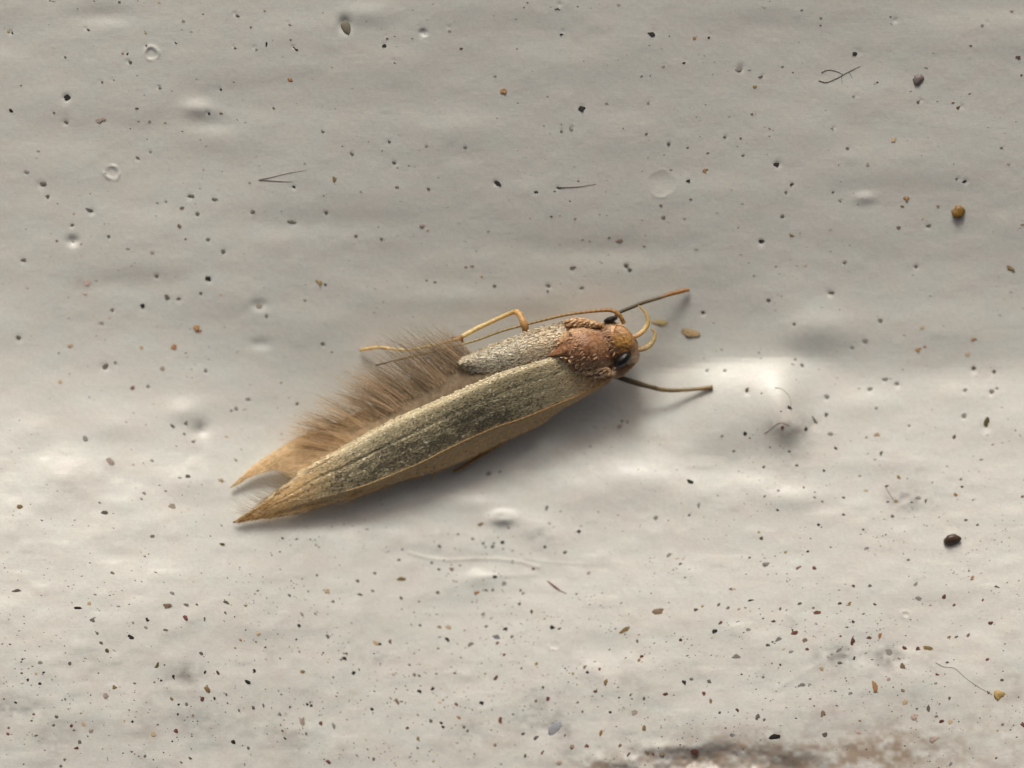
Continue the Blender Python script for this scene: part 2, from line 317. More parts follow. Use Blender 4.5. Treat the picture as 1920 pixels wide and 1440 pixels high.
 (1280, 960): "447,150,32,K;430,115,20,y;705,225,24,k;375,260,26,R;740,320,32,r;655,315,36,b,1.8,30;478,298,50,g,2,0;580,228,24,y;1035,208,30,g;1015,100,20,R;1180,27,28,d;905,18,24,d;1595,47,26,d;1660,75,22,d;1270,272,22,d;1630,375,44,o;958,417,26,R;1055,418,26,d;1475,478,34,R;1770,425,30,d,2,-25;1690,498,28,r;1527,525,26,r;1325,485,44,g,2,-10;1315,408,44,g,2,20;882,520,28,R;940,520,40,Y;957,622,32,R;1735,628,34,R;270,438,36,b,1.8,0;382,500,28,k,2,10;253,543,26,d;203,525,28,d;77,553,30,d;113,533,20,y;215,626,30,r;180,675,38,k;512,618,28,R;552,547,36,d;617,668,32,K;625,688,44,r,2,20;750,570,44,r,2,20;660,518,30,d;370,665,30,g;540,722,44,g;955,735,48,R,2.4,85;1110,703,40,o,2.4,85;1047,710,30,r;1245,770,40,r;1325,775,34,r;1370,770,56,Y,2,0;685,730,40,b;480,755,34,d;700,775,26,r;610,790,30,g;880,785,40,g;885,855,34,d;965,822,34,k;1165,785,56,g,1.6,-40;300,820,50,g;550,860,20,k;155,953,36,d;52,942,30,d;10,960,34,k;122,1020,30,r;160,1060,40,b,2,-80;210,1130,26,d;305,1117,28,R;420,1160,44,d,2,80;460,1168,30,d;780,1138,44,b;1240,880,50,b,2,85;1435,915,36,r,1.8,-40;1490,848,24,d;1715,832,28,r;1540,705,26,d;1610,697,44,b;1498,708,26,b;1797,947,26,d;1503,1052,34,d;1240,1005,28,b;1075,975,60,o,2,-65;1253,1070,44,e;1160,945,36,f;1718,1015,28,R;1380,1115,44,d,1.6,80;1455,1185,36,R;1427,1150,26,b;1300,1155,56,p;1510,1185,40,e;1912,1200,36,r;1800,1195,28,b;510,1270,62,k,2,20;795,1262,46,d,1.5,60;60,1340,66,R,1.6,-25;280,1250,40,u;985,1240,44,p,2,-20;945,1025,44,g;665,980,50,g;780,890,60,e;1425,1280,84,p,2.5,0;1765,1385,20,d;1510,1420,30,u",
}
specks = []
for (ox, oy), s in SP.items():
    for it in s.split(';'):
        q = it.split(',')
        x, y, d = ox + float(q[0]) / 3, oy + float(q[1]) / 3, float(q[2]) / 3
        asp = float(q[4]) if len(q) > 4 else 1.0 + random.random() * .35
        ang = float(q[5]) if len(q) > 5 else random.uniform(-60, 60)
        specks.append([x, y, d, q[3], asp, ang])
for (x, y, d, c, a, an) in specks:
    if c in 'kdgK' and d > 6 and y < 800:
        PITS.append((x, y + .30 * d, d * .45 * random.uniform(.8, 1.2), .12 * d * random.uniform(.3, 1.3)))

# ------------------------------------------------------------------ the painted wall
NX, NY = 1060, 800
def axis(a, b, lo_, hi_, n, edge):
    core = np.linspace(a, b, n - 2 * edge)
    t = (np.arange(edge) + 1) / edge
    return np.r_[(a + (lo_ - a) * (t ** 2.2))[::-1], core, b + (hi_ - b) * (t ** 2.2)]
ax_ = axis(-90, 2010, -2600, 4500, NX, 34)
ay_ = axis(-90, 1530, -2400, 3900, NY, 34)
PX, PY = np.meshgrid(ax_, ay_)
Z = ground_px(PX, PY)
for (x, y, r, dp) in PITS:
    i0, i1 = np.searchsorted(ax_, [x - 4 * r, x + 4 * r]); j0, j1 = np.searchsorted(ay_, [y - 4 * r, y + 4 * r])
    sx, sy = PX[j0:j1, i0:i1], PY[j0:j1, i0:i1]
    d2 = ((sx - x) ** 2 + (sy - y) ** 2) / (r * r)
    Z[j0:j1, i0:i1] -= dp * np.exp(-d2 * 1.3)
Z = Z / PXMM
V = np.stack([(PX - 960) / PXMM, (720 - PY) / PXMM, Z], -1).reshape(-1, 3).astype(np.float32)
ii = np.arange(NX * NY).reshape(NY, NX)
F = np.stack([ii[:-1, :-1], ii[1:, :-1], ii[1:, 1:], ii[:-1, 1:]], -1).reshape(-1, 4)
wm = bpy.data.meshes.new('painted_wall')
wm.vertices.add(len(V)); wm.vertices.foreach_set('co', V.ravel())
wm.loops.add(F.size); wm.loops.foreach_set('vertex_index', F.ravel().astype(np.int32))
wm.polygons.add(len(F))
wm.polygons.foreach_set('loop_start', (np.arange(len(F)) * 4).astype(np.int32))
wm.polygons.foreach_set('loop_total', np.full(len(F), 4, np.int32))
wm.polygons.foreach_set('use_smooth', np.ones(len(F), bool))
wm.update(calc_edges=True)
# grime soaked into the paint, plus shade painted on the lump and a small bump: (px, py, rx, ry, amount, warm)
GRIME_SHADE = [(350, 1265, 40, 18, .5, 0), (45, 1320, 36, 20, .5, 0), (370, 1352, 50, 26, .35, 0), (110, 1395, 30, 16, .3, .3), (1700, 935, 44, 22, .55, 0),
         (1560, 1225, 44, 18, .5, 0), (1660, 1222, 30, 18, .45, 0), (1655, 1245, 60, 30, .2, .1), (880, 1215, 0, 0, 0, 0), (700, 1232, 30, 14, .35, 0),
         (1045, 1365, 26, 24, .5, 0), (1010, 1345, 60, 34, .25, 0), (1010, 1000, 30, 16, .35, 0), (940, 968, 18, 8, .5, .1), (1180, 1275, 40, 16, .25, 0),  # the small flat spot paints the shade of a low bump
         (1330, 1436, 210, 36, .6, .7), (1460, 1440, 34, 24, 1.4, .15), (1150, 1432, 46, 16, 1.0, .35), (1260, 1418, 100, 16, .4, .7), (1560, 1410, 120, 40, .4, .85), (1740, 1430, 200, 50, .35, .85), (1400, 1400, 160, 30, .3, .85), (1400, 1388, 50, 18, .4, .8), (1730, 1390, 60, 30, .25, .9),
         (1490, 835, 44, 60, .30, .5), (1470, 800, 40, 20, .3, .6), (1480, 1165, 20, 12, .25, 0), (540, 1370, 40, 20, .2, .4), (160, 528, 40, 14, .25, .9),  # first two paint the brownish shade on the lump's side
         (1660, 1400, 90, 40, .3, .7), (1540, 1330, 40, 16, .25, .9), (375, 803, 15, 13, .45, 0), (205, 865, 16, 8, .25, 0), (1850, 1330, 60, 40, .2, .8), (100, 925, 0, 0, 0, 0)]
pxv, pyv = PX.ravel(), PY.ravel()
g0 = np.zeros(len(pxv)); g1 = np.zeros(len(pxv))
patch = 0.55 + 0.9 * (vnoise(pxv / 17, pyv / 12, 21) + .6 * vnoise(pxv / 7, pyv / 6, 22))
for (x, y, rx, ry, am, wr) in GRIME_SHADE:
    if rx == 0: continue
    e = am * np.exp(-(((pxv - x) / rx) ** 2 + ((pyv - y) / ry) ** 2)) * np.clip(patch * 1.5, .1, 1.6)
    g0 += e * (1 - wr); g1 += e * wr
lowm = sstep(1040, 1330, pyv)
g0 += .22 * lowm * np.clip(vnoise(pxv / 46, pyv / 26, 23) * 2.4, 0, 1) * patch
g1 += .20 * lowm * np.clip(vnoise(pxv / 60, pyv / 34, 24) * 2.4, 0, 1) * patch
at = wm.attributes.new('grime_shade', 'FLOAT_COLOR', 'POINT')
cc = np.zeros((len(pxv), 4), np.float32); cc[:, 0] = np.clip(g0, 0, 1); cc[:, 1] = np.clip(g1, 0, 1); cc[:, 3] = 1
at.data.foreach_set('color', cc.ravel())

m = bpy.data.materials.new('white_paint'); m.use_nodes = True
t = m.node_tree; b = t.nodes['Principled BSDF']
def N(kind, **kw):
    n = t.nodes.new(kind)
    for a_, v_ in kw.items(): setattr(n, a_, v_)
    return n
L = t.links.new
tc = N('ShaderNodeTexCoord'); mp = N('ShaderNodeMapping'); mp.inputs['Scale'].default_value = (1, 1.5, 1)
L(tc.outputs['Object'], mp.inputs[0])
n1 = N('ShaderNodeTexNoise'); n1.inputs['Scale'].default_value = 2.2; n1.inputs['Detail'].default_value = 6; L(mp.outputs[0], n1.inputs['Vector'])
n2 = N('ShaderNodeTexNoise'); n2.inputs['Scale'].default_value = 26; n2.inputs['Detail'].default_value = 6; L(mp.outputs[0], n2.inputs['Vector'])
rp = N('ShaderNodeValToRGB')
rp.color_ramp.elements[0].position = .3; rp.color_ramp.elements[0].color = (.575, .566, .512, 1)
rp.color_ramp.elements[1].position = .7; rp.color_ramp.elements[1].color = (.559, .585, .532, 1)
L(n1.outputs[0], rp.inputs[0])
def mix(fac, a_, b_, kind='MIX'):
    n = N('ShaderNodeMix', data_type='RGBA', blend_type=kind)
    if isinstance(fac, float): n.inputs[0].default_value = fac
    else: L(fac, n.inputs[0])
    L(a_, n.inputs[6])
    if isinstance(b_, tuple): n.inputs[7].default_value = (*b_, 1)
    else: L(b_, n.inputs[7])
    return n.outputs[2]
hs = N('ShaderNodeHueSaturation'); mr = N('ShaderNodeMapRange')
mr.inputs[1].default_value = .25; mr.inputs[2].default_value = .75; mr.inputs[3].default_value = .93; mr.inputs[4].default_value = 1.07
L(n2.outputs[0], mr.inputs[0]); L(mr.outputs[0], hs.inputs['Value']); L(rp.outputs[0], hs.inputs['Color'])
ga = N('ShaderNodeAttribute', attribute_name='grime_shade'); sep = N('ShaderNodeSeparateColor'); L(ga.outputs['Color'], sep.inputs[0])
c1 = mix(sep.outputs[0], hs.outputs[0], (.20, .20, .19))
c2 = mix(sep.outputs[1], c1, (.31, .25, .19))
L(c2, b.inputs['Base Color'])
b.inputs['Roughness'].default_value = .38
b.inputs['Specular IOR Level'].default_value = .42
n3 = N('ShaderNodeTexNoise'); n3.inputs['Scale'].default_value = 26; n3.inputs['Detail'].default_value = 4; L(mp.outputs[0], n3.inputs['Vector'])
mp2 = N('ShaderNodeMapping'); mp2.inputs['Scale'].default_value = (.9, 7, 1); mp2.inputs['Rotation'].default_value = (0, 0, .06); L(tc.outputs['Object'], mp2.inputs[0])
n4 = N('ShaderNodeTexNoise'); n4.inputs['Scale'].default_value = 4.5; n4.inputs['Detail'].default_value = 5; n4.inputs['Roughness'].default_value = .65; L(mp2.outputs[0], n4.inputs['Vector'])
bp0 = N('ShaderNodeBump'); bp0.inputs['Strength'].default_value = .05; bp0.inputs['Distance'].default_value = .025
L(n4.outputs[0], bp0.inputs['Height'])
bp = N('ShaderNodeBump'); L(bp0.outputs[0], bp.inputs['Normal']); bp.inputs['Strength'].default_value = .10; bp.inputs['Distance'].default_value = .012
L(n3.outputs[0], bp.inputs['Height']); L(bp.outputs[0], b.inputs['Normal'])
wall = link('painted_wall', wm, m)
wall['kind'] = 'structure'

# ------------------------------------------------------------------ THE MOTH
moth = bpy.data.objects.new('moth', None)
moth.location = Ws(960, 780, 0)
moth.empty_display_size = .3
C.objects.link(moth)
tag(moth, 'small slender tan and grey moth with fringed narrow wings resting on the white painted wall', 'moth')
def part(name, me, m_, parent=None):
    o = link(name, me, m_)
    o.parent = parent or moth
    o.matrix_parent_inverse = (parent or moth).matrix_world.inverted() if parent is None else parent.matrix_world.inverted()
    return o
bpy.context.view_layer.update()

M_scale = mat('wing_scales', (.3, .3, .25), rough=.37, spec=.45, metal=.18, attr='tint', transl=.15)
M_scale2 = mat('body_scales', (.3, .2, .1), rough=.55, spec=.22, metal=.0, attr='tint')
M_wing = mat('wing_membrane', (.3, .25, .15), rough=.55, spec=.35, attr='tint', var=.25, scale=30, bump=.5, transl=.15)
M_hind = mat('hindwing_membrane', (.3, .2, .1), rough=.6, spec=.25, attr='tint', var=.22, scale=18, bump=.4, transl=.45, clear=.12)
M_hair = mat('fringe_hair', (.3, .2, .1), rough=.5, spec=.35, attr='tint', transl=.5, clear=.42)
M_body = mat('body_cuticle', (.3, .2, .1), rough=.36, spec=.45, attr='tint', var=.35, scale=26, bump=.8)
M_eye = mat('eye_black', (.008, .007, .006), rough=.36, spec=.4, bump=.3, scale=60)
M_leg = mat('leg_tan', (.4, .26, .1), rough=.36, spec=.5, attr='tint', var=.2, scale=30, transl=.42)

def lerp(a, b, t): return a + (b - a) * t
def shade_(c, a, b):
    k_ = random.uniform(a, b)
    return tuple(x * k_ * random.uniform(.96, 1.04) for x in c)
def mixc(a, b, t): return tuple(a[i] + (b[i] - a[i]) * t for i in range(3))

def rows_surface(rows, nu, where=Ws):
    """rows: list of (v, control polyline with height) -> function(i, j) grid of nu x len(vs)"""
    return [spline(r, nu) for r in rows]

def loft(rows, vs, nu, nv, bulge, thick, color):
    """rows at parameters vs joined across; returns mesh data as closed thin shell plus the grid of points"""
    R = [spline(r, nu) for r in rows]
    G = np.zeros((nu, nv, 3)); col = []
    for i in range(nu):
        for j in range(nv):
            v = j / (nv - 1)
            q = [np.interp(v, vs, [R[k][i][c] for k in range(len(rows))]) for c in range(3)]
            q[2] += bulge(i / (nu - 1), v)
            p = Ws(q[0], q[1], q[2])
            G[i, j] = p
            col.append(color(i / (nu - 1), v, q[0], q[1]))
    top = G.reshape(-1, 3)
    n = nu * nv
    nrm = np.cross(np.gradient(G, axis=0).reshape(-1, 3), np.gradient(G, axis=1).reshape(-1, 3))
    nrm /= (np.linalg.norm(nrm, axis=1)[:, None] + 1e-12)
    nrm *= np.sign(nrm[:, 2:3] + 1e-9)
    verts = np.vstack([top, top - nrm * thick])
    f = []
    for i in range(nu - 1):
        for j in range(nv - 1):
            a = i * nv + j
            f.append((a, a + nv, a + nv + 1, a + 1))
            f.append((n + a, n + a + 1, n + a + nv + 1, n + a + nv))
    for i in range(nu - 1):
        a, b_ = i * nv, (i + 1) * nv
        f.append((a, n + a, n + b_, b_)); a, b_ = a + nv - 1, b_ + nv - 1
        f.append((a, b_, n + b_, n + a))
    for j in range(nv - 1):
        f.append((j, j + 1, n + j + 1, n + j)); a = (nu - 1) * nv + j
        f.append((a, n + a, n + a + 1, a + 1))
    return verts, f, col + col, G

AX = Vector((-750, -340, 0)).normalized()      # towards the tail, in the wall's x, y

def scale_mesh(samples, name):
    """samples: (point, normal, dir, length, width, lift, colour) -> one mesh of leaf-shaped scales"""
    v, f, c = [], [], []
    for (p, n, d, ln, wdt, lift, col) in samples:
        d = (d - n * d.dot(n)).normalized(); s = n.cross(d)
        k0 = len(v)
        up_ = n * (ln * lift)
        v += [p + n * .002, p + d * ln * .45 + s * wdt * .5 + up_ * .45, p + d * ln * .95 + s * wdt * .28 + up_,
              p + d * ln * .95 - s * wdt * .28 + up_, p + d * ln * .45 - s * wdt * .5 + up_ * .45, p + d * ln * .5 + up_ * .5 + n * wdt * .16]
        f += [(k0, k0 + 5, k0 + 1), (k0 + 1, k0 + 5, k0 + 2), (k0 + 2, k0 + 5, k0 + 3), (k0 + 3, k0 + 5, k0 + 4), (k0 + 4, k0 + 5, k0)]
        c += [col] * 6
    return mesh(name, v, f, False, c)

def grid_scales(G, n, size, wid, lift, color, keep=lambda u, v: True, jit=.35, dirv=None):
    nu, nv = G.shape[:2]
    out = []
    while len(out) < n:
        u, v = random.random(), random.random()
        fi, fj = u * (nu - 1.001), v * (nv - 1.001)
        i, j = int(fi), int(fj); a, b_ = fi - i, fj - j
        area = np.linalg.norm(np.cross(G[i + 1, j] - G[i, j], G[i, j + 1] - G[i, j]))
        if random.random() > area / AREA: continue
        if not keep(u, v): continue
        p = (G[i, j] * (1 - a) + G[i + 1, j] * a) * (1 - b_) + (G[i, j + 1] * (1 - a) + G[i + 1, j + 1] * a) * b_
        du = Vector(G[i + 1, j] - G[i, j]); dv = Vector(G[i, j + 1] - G[i, j])
        nn = du.cross(dv)
        if nn.length < 1e-9: continue
        nn.normalize()
        if nn.z < 0: nn = -nn
        d = du.normalized()
        if dirv: d = dirv
        d = (d + nn.cross(d) * random.gauss(0, jit)).normalized()
        nn = (nn + Vector((random.gauss(0, .045), random.gauss(0, .045), 0))).normalized()
        out.append((Vector(p), nn, d, size * random.uniform(.7, 1.3), wid * random.uniform(.75, 1.25), random.uniform(*lift), color(u, v)))
    return out

TAN = (.62, .44, .22); ORANGE = (.42, .22, .075); GOLD = (.68, .57, .34); OLIVE = (.50, .44, .26); DARK = (.06, .06, .048); PALE = (.74, .69, .52); BROWN = (.24, .135, .07)

def wing_col(u, v):
    """pigment of the near forewing plus a painted highlight on its dorsal edge: u base to tip, v dorsal edge to costa"""
    base = mixc(GOLD, OLIVE, float(sstep(.0, .22, u)))
    tail = float(sstep(.68, .92, u + .10 * (1 - v)))
    c = mixc(base, (.70, .48, .22), tail)
    if v > .74: c = mixc(c, (.68, .49, .25), float(sstep(.74, .82, v)))
    if v < .18: c = mixc(c, (.76, .66, .42), float(sstep(.18, .04, v)) * .8)  # pale gold margin, with the edge highlight painted in
    for vv, wv in ((.24 + .10 * u, .013), (.40 + .06 * u, .010), (.60 + .03 * u, .010)):
        c = mixc(c, (.13, .10, .06), .55 * math.exp(-((v - vv) / wv) ** 2) * float(sstep(.08, .2, u)) * float(sstep(.97, .8, u)))
    if u < .12 and v > .4: c = mixc(c, (.52, .30, .13), float(sstep(.12, 0, u)))
    return c

def near_scale_col(u, v):
    c = wing_col(u, v)
    dk = .62 * float(sstep(.12, .3, u)) * float(sstep(.80, .62, u)) * float(sstep(.08, .35, v)) * float(sstep(.80, .70, v))
    dk = .06 + dk * (.65 + .7 * float(sstep(.3, .65, v)))
    dk *= .55 + 2.2 * max(0, float(vnoise(u * 34, v * 9, 51)) + .28)
    r = random.random()
    if r < dk * .85: return mixc(c, DARK, .6 + .35 * random.random())
    if r > .975: return (.92, .86, .62)  # a few scales coloured bright as painted glints
    if r > .90: return mixc(c, PALE, random.random() * .8)
    if r > .72: return mixc(c, (.50, .47, .30), .6)
    return shade_(c, .84, 1.14)

# near forewing -------------------------------------------------------
def withh(pts, us, hs):
    P = np.array(pts, float); s = np.r_[0, np.cumsum(np.hypot(np.diff(P[:, 0]), np.diff(P[:, 1])))]; s /= s[-1]
    return [(p[0], p[1], float(np.interp(q, us, hs))) for p, q in zip(pts, s)]
R0 = withh([(1078, 662), (1040, 668), (1000, 680), (935, 699), (850, 737), (790, 762), (732, 788), (687, 812), (628, 846), (574, 874), (537, 906), (503, 931), (470, 957), (437, 979)],
           [0, .1, .3, .5, .7, .85, 1], [.72, .76, .74, .68, .52, .33, .09])
R3 = withh([(1146, 704), (1094, 737), (1032, 763), (982, 784), (932, 800), (873, 826), (827, 848), (790, 867), (740, 888), (690, 908), (620, 930), (545, 952), (490, 968), (437, 980)],
           [0, .1, .3, .5, .7, .85, 1], [.62, .62, .58, .53, .42, .27, .08])
R4 = withh([(1152, 707), (1136, 721), (1094, 746), (1052, 769), (1011, 798), (948, 827), (886, 857), (811, 886), (757, 900), (691, 925), (603, 950), (545, 965), (462, 977), (437, 981)],
           [0, .1, .3, .5, .7, .85, 1], [.48, .45, .36, .34, .30, .20, .07])
def bulge_near(u, v):
    env = math.sin(math.pi * min(1, u * 1.02 + .02)) ** .6
    vein = .010 * math.exp(-((v - .30 - .06 * u) / .02) ** 2) + .008 * math.exp(-((v - .5) / .018) ** 2)
    b_ = .052 * math.sin(math.pi * min(1, v / .78)) if v < .78 else -.02 * math.sin(math.pi * (v - .78) / .22)
    return env * (b_ - vein) - .05 * env * math.exp(-(v / .06) ** 2)
vx, fc, cl, GN = loft([R0, R3, R4], [0, .78, 1], 120, 34, bulge_near, .014, lambda u, v, x, y: tuple(c_ * (.9 if u > .75 or v > .75 else .72) for c_ in wing_col(u, v)))
AREA = max(np.linalg.norm(np.cross(GN[i + 1, j] - GN[i, j], GN[i, j + 1] - GN[i, j])) for i in range(0, 118, 3) for j in range(0, 32, 3)) * 1.05
fw1 = part('forewing', mesh('forewing', vx, fc, True, cl), M_wing)
fw1['label'] = 'near forewing, uppermost, dark grey along the middle and tan to its tip'
sm = grid_scales(GN, 10500, .034, .0145, (.0, .07), near_scale_col, keep=lambda u, v: random.random() < float(np.interp(u, [0, .62, .8, .92], [1, 1, .35, .06])) * (1 if v < .78 else .35))
o = part('scales', scale_mesh(sm, 'scales'), M_scale, fw1); o['kind'] = 'stuff'

# far forewing ----------------------------------------------------------
T0 = withh([(1088, 600), (1040, 608), (994, 620), (932, 643), (892, 659), (868, 669), (857, 678)], [0, .5, 1], [.54, .55, .60])
T1 = withh([(1062, 662), (1030, 668), (990, 684), (934, 699), (898, 699), (874, 694), (861, 685)], [0, .4, .8, 1], [.66, .66, .64, .62])
def far_col(u, v):
    c = mixc((.60, .48, .30), (.52, .47, .33), float(sstep(.15, .6, u)))
    if v < .12: c = mixc(c, (.36, .26, .13), .6)
    c = mixc(c, (.42, .34, .22), .6 * float(sstep(.72, 1, u)))
    return c
vx, fc, cl, GF = loft([T0, T1], [0, 1], 46, 16, lambda u, v: .05 * math.sin(math.pi * v), .014, lambda u, v, x, y: tuple(c_ * .8 for c_ in far_col(u, v)))
AREA = max(np.linalg.norm(np.cross(GF[i + 1, j] - GF[i, j], GF[i, j + 1] - GF[i, j])) for i in range(44) for j in range(14)) * 1.05
fw2 = part('forewing', mesh('forewing', vx, fc, True, cl), M_wing)
fw2['label'] = 'far forewing, pale silvery patch with a rounded end beside the fringe'
def far_sc(u, v):
    c = far_col(u, v); r = random.random()
    if r < .16: return tuple(x * .45 for x in c)
    if r > .7: return mixc(c, (.64, .63, .52), random.random() * .8)
    return shade_(c, .8, 1.15)
sm = grid_scales(GF, 1300, .044, .018, (.0, .12), far_sc, jit=.5, keep=lambda u, v: random.random() < float(np.interp(u, [0, .7, 1], [1, 1, .35])))
o = part('scales', scale_mesh(sm, 'scales'), M_scale, fw2); o['kind'] = 'stuff'

# hindwing with its long fringe --------------------------------------------
E0 = withh([(945, 646), (890, 666), (836, 688), (794, 704), (753, 730), (712, 754), (645, 785), (595, 805), (553, 822), (520, 842), (480, 868), (452, 893), (432, 913)],
           [0, .4, .7, .85, 1], [.53, .42, .31, .20, .08])
F0 = withh([(930, 712), (850, 752), (790, 780), (732, 808), (680, 838), (630, 868), (590, 892), (556, 903), (541, 893), (518, 881), (472, 894), (446, 909), (432, 915)],
           [0, .4, .7, .85, 1], [.67, .56, .42, .22, .08])
def hind_col(u, v):
    c = mixc((.40, .315, .20), (.60, .45, .26), float(sstep(.25, .6, u)))
    return mixc(c, (.84, .67, .42), float(sstep(.55, .9, u)))
vx, fc, cl, GH = loft([E0, F0], [0, 1], 70, 16, lambda u, v: .03 * math.sin(math.pi * v) * (1 - u) + .006 * math.sin(u * 160 + v * 3) * (1 - u), .010, lambda u, v, x, y: hind_col(u, v))
hw = part('hindwing', mesh('hindwing', vx, fc, True, cl), M_hind)

def hairs(name, specs, m_, parent):
    """specs: list of (px, py, h, angle deg (0 = left, 90 = up in the photo), length px, radius px, curl, lift, colour)"""
    v, f, c = [], [], []
    for (x, y, h, an, ln, r, curl, lift, col) in specs:
        k0 = len(v); seg = 4
        for i in range(seg + 1):
            s = i / seg
            a = math.radians(an + curl * s)
            qx, qy = x - math.cos(a) * ln * s, y - math.sin(a) * ln * s
            p = Ws(qx, qy, h + lift * s)
            tx = Vector((-math.cos(a), math.sin(a), 0)); sd = Vector((tx.y, -tx.x, 0))
            rr = r / PXMM * (1 - .8 * s)
            v += [p + sd * rr, p - sd * rr, p + Vector((0, 0, rr * 1.3))]
            c += [col] * 3
        for i in range(seg):
            for q in range(3):
                f.append((k0 + i * 3 + q, k0 + i * 3 + (q + 1) % 3, k0 + (i + 1) * 3 + (q + 1) % 3, k0 + (i + 1) * 3 + q))
    o = part(name, mesh(name, v, f, True, c), m_, parent)
    o['kind'] = 'stuff'
    return o

E = spline(E0, 200); Fq = spline(F0, 200)
hs_ = []
for k in range(230):                                      # clumps along the fringe
    t_ = random.random() ** 1.05 * .58 + .10
    i = int(t_ * 199)
    an = float(np.interp(t_, [0, .2, .4, .6, .66, .72], [50, 46, 36, 26, 16, -8])) + random.gauss(0, 4)
    L_ = float(np.interp(t_, [0, .1, .22, .4, .58, .66, .72], [34, 70, 92, 82, 70, 50, 34])) * random.uniform(.55, 1.25)
    inn = random.random() ** 1.6 * .5 * (1 if t_ > .2 else .5)
    cx = E[i, 0] + (Fq[i, 0] - E[i, 0]) * inn; cy = E[i, 1] + (Fq[i, 1] - E[i, 1]) * inn
    ch = E[i, 2] + (Fq[i, 2] - E[i, 2]) * inn
    L_ += inn * 55
    shade = random.uniform(.7, 1.2)
    for q in range(random.randint(4, 11)):
        bx, by = cx + random.gauss(0, 5), cy + random.gauss(0, 3)
        aa = an + random.gauss(0, 3.0)
        s2 = shade * random.uniform(.7, 1.25)
        base = mixc((.76, .63, .45), (.84, .68, .45), float(sstep(.3, .6, t_)))
        hs_.append((bx, by, ch + .035 + random.uniform(0, .05), aa, L_ * random.uniform(.75, 1.1), random.uniform(.26, .46), random.gauss(-6, 6), random.uniform(-.12, .04),
                    tuple(x * s2 for x in base)))
for k in range(420):                                      # streaks lying over the brown base and the tail
    t_ = .55 + .45 * random.random()
    i = min(199, int(t_ * 199))
    inn = random.uniform(.2, .8)
    cx = E[i, 0] + (Fq[i, 0] - E[i, 0]) * inn; cy = E[i, 1] + (Fq[i, 1] - E[i, 1]) * inn
    ch = E[i, 2] + (Fq[i, 2] - E[i, 2]) * inn
    an = float(np.interp(t_, [.55, .7, .8, 1], [20, -12, -28, -36])) + random.gauss(0, 5)
    hs_.append((cx, cy, ch + .03, an, random.uniform(25, 60) * (.9 if t_ < .7 else .35 if t_ < .85 else .15), random.uniform(.3, .6), random.gauss(0, 4), -.03,
                shade_((.84, .68, .44), .7, 1.2)))
for k in range(150):                                     # separate hairs standing out along the edge
    t_ = random.uniform(.14, .66); i = int(t_ * 199)
    an = float(np.interp(t_, [0, .2, .4, .6, .66], [50, 44, 34, 26, 18])) + random.gauss(0, 4)
    hs_.append((E[i, 0] + random.uniform(0, 10), E[i, 1] + random.uniform(0, 8), E[i, 2] + .06, an, float(np.interp(t_, [.14, .3, .5, .66], [95, 92, 80, 55])) * random.uniform(.75, 1.15), random.uniform(.34, .55), random.gauss(-5, 5), random.uniform(-.08, .06),
                shade_((.46, .35, .22), .6, 1.1)))
for k in range(60):                                      # long fine outliers at the right end
    t_ = random.uniform(.12, .32); i = int(t_ * 199)
    hs_.append((E[i, 0], E[i, 1], E[i, 2] + .05, random.gauss(43, 5), random.uniform(80, 128), random.uniform(.35, .55), random.gauss(-4, 5), random.uniform(-.05, .08), (.42, .33, .22)))
hairs('fringe', hs_, M_hair, hw)

hs_ = []
R0s = spline(R0, 200)
for k in range(70):
    i = random.randint(158, 192)
    hs_.append((R0s[i, 0] + 2, R0s[i, 1], R0s[i, 2], random.gauss(24, 7), random.uniform(20, 48), random.uniform(.3, .5), random.gauss(0, 6), random.uniform(-.03, .03), (.55, .45, .32)))
R4s = spline(R4, 200)
for k in range(150):
    i = random.randint(40, 196)
    hs_.append((R4s[i, 0] + 4, R4s[i, 1] - 1, R4s[i, 2], random.gauss(-34, 9), random.uniform(6, 15), random.uniform(.4, .7), random.gauss(0, 8), -.02, (.68, .48, .24)))
for k in range(260):
    i = random.randint(120, 196); q = random.random()
    x = lerp(R0s[i, 0], R4s[i, 0], q); y = lerp(R0s[i, 1], R4s[i, 1], q); h = lerp(R0s[i, 2], R4s[i, 2], q)
    hs_.append((x, y, h + .02 + .05 * math.sin(math.pi * q) * (1 - i / 200), random.gauss(-24, 4), random.uniform(14, 30) * (1 if i < 180 else .5), random.uniform(.5, .9), 0, -.03,
                shade_((.66, .45, .2), .6, 1.2)))
hairs('fringe', hs_, M_hair, fw1)

# body: one continuous surface, head to abdomen ----------------------------------
SEC = [  # px, py, half width px, top mm, bottom mm, colour
    (1194.5, 639, 4, .50, .40), (1192, 640, 17, .58, .30), (1188, 641, 29, .65, .22), (1181, 642, 39, .71, .18), (1172, 644, 45, .75, .16), (1162, 645, 48, .76, .16),
    (1153, 646, 47, .74, .17), (1147, 647, 44, .735, .20), (1142, 648, 42, .735, .20), (1134, 650, 44, .76, .16), (1120, 653, 50, .84, .12), (1104, 655, 52, .88, .10),
    (1086, 659, 50, .88, .10), (1068, 665, 44, .82, .10), (1050, 672, 38, .72, .12), (1020, 688, 38, .60, .12), (960, 715, 40, .56, .12), (880, 756, 38, .52, .12), (780, 806, 30, .46, .12), (690, 850, 20, .36, .12), (640, 875, 5, .26, .16)]
ss = np.array(SEC); nsec = 90; segs = 36
S2 = spline([tuple(r) for r in SEC], nsec)
px_perp = Vector((340, -750, 0)).normalized()     # across the body, in x right / y down of the photo = (.41, .91)
v, f, cl = [], [], []
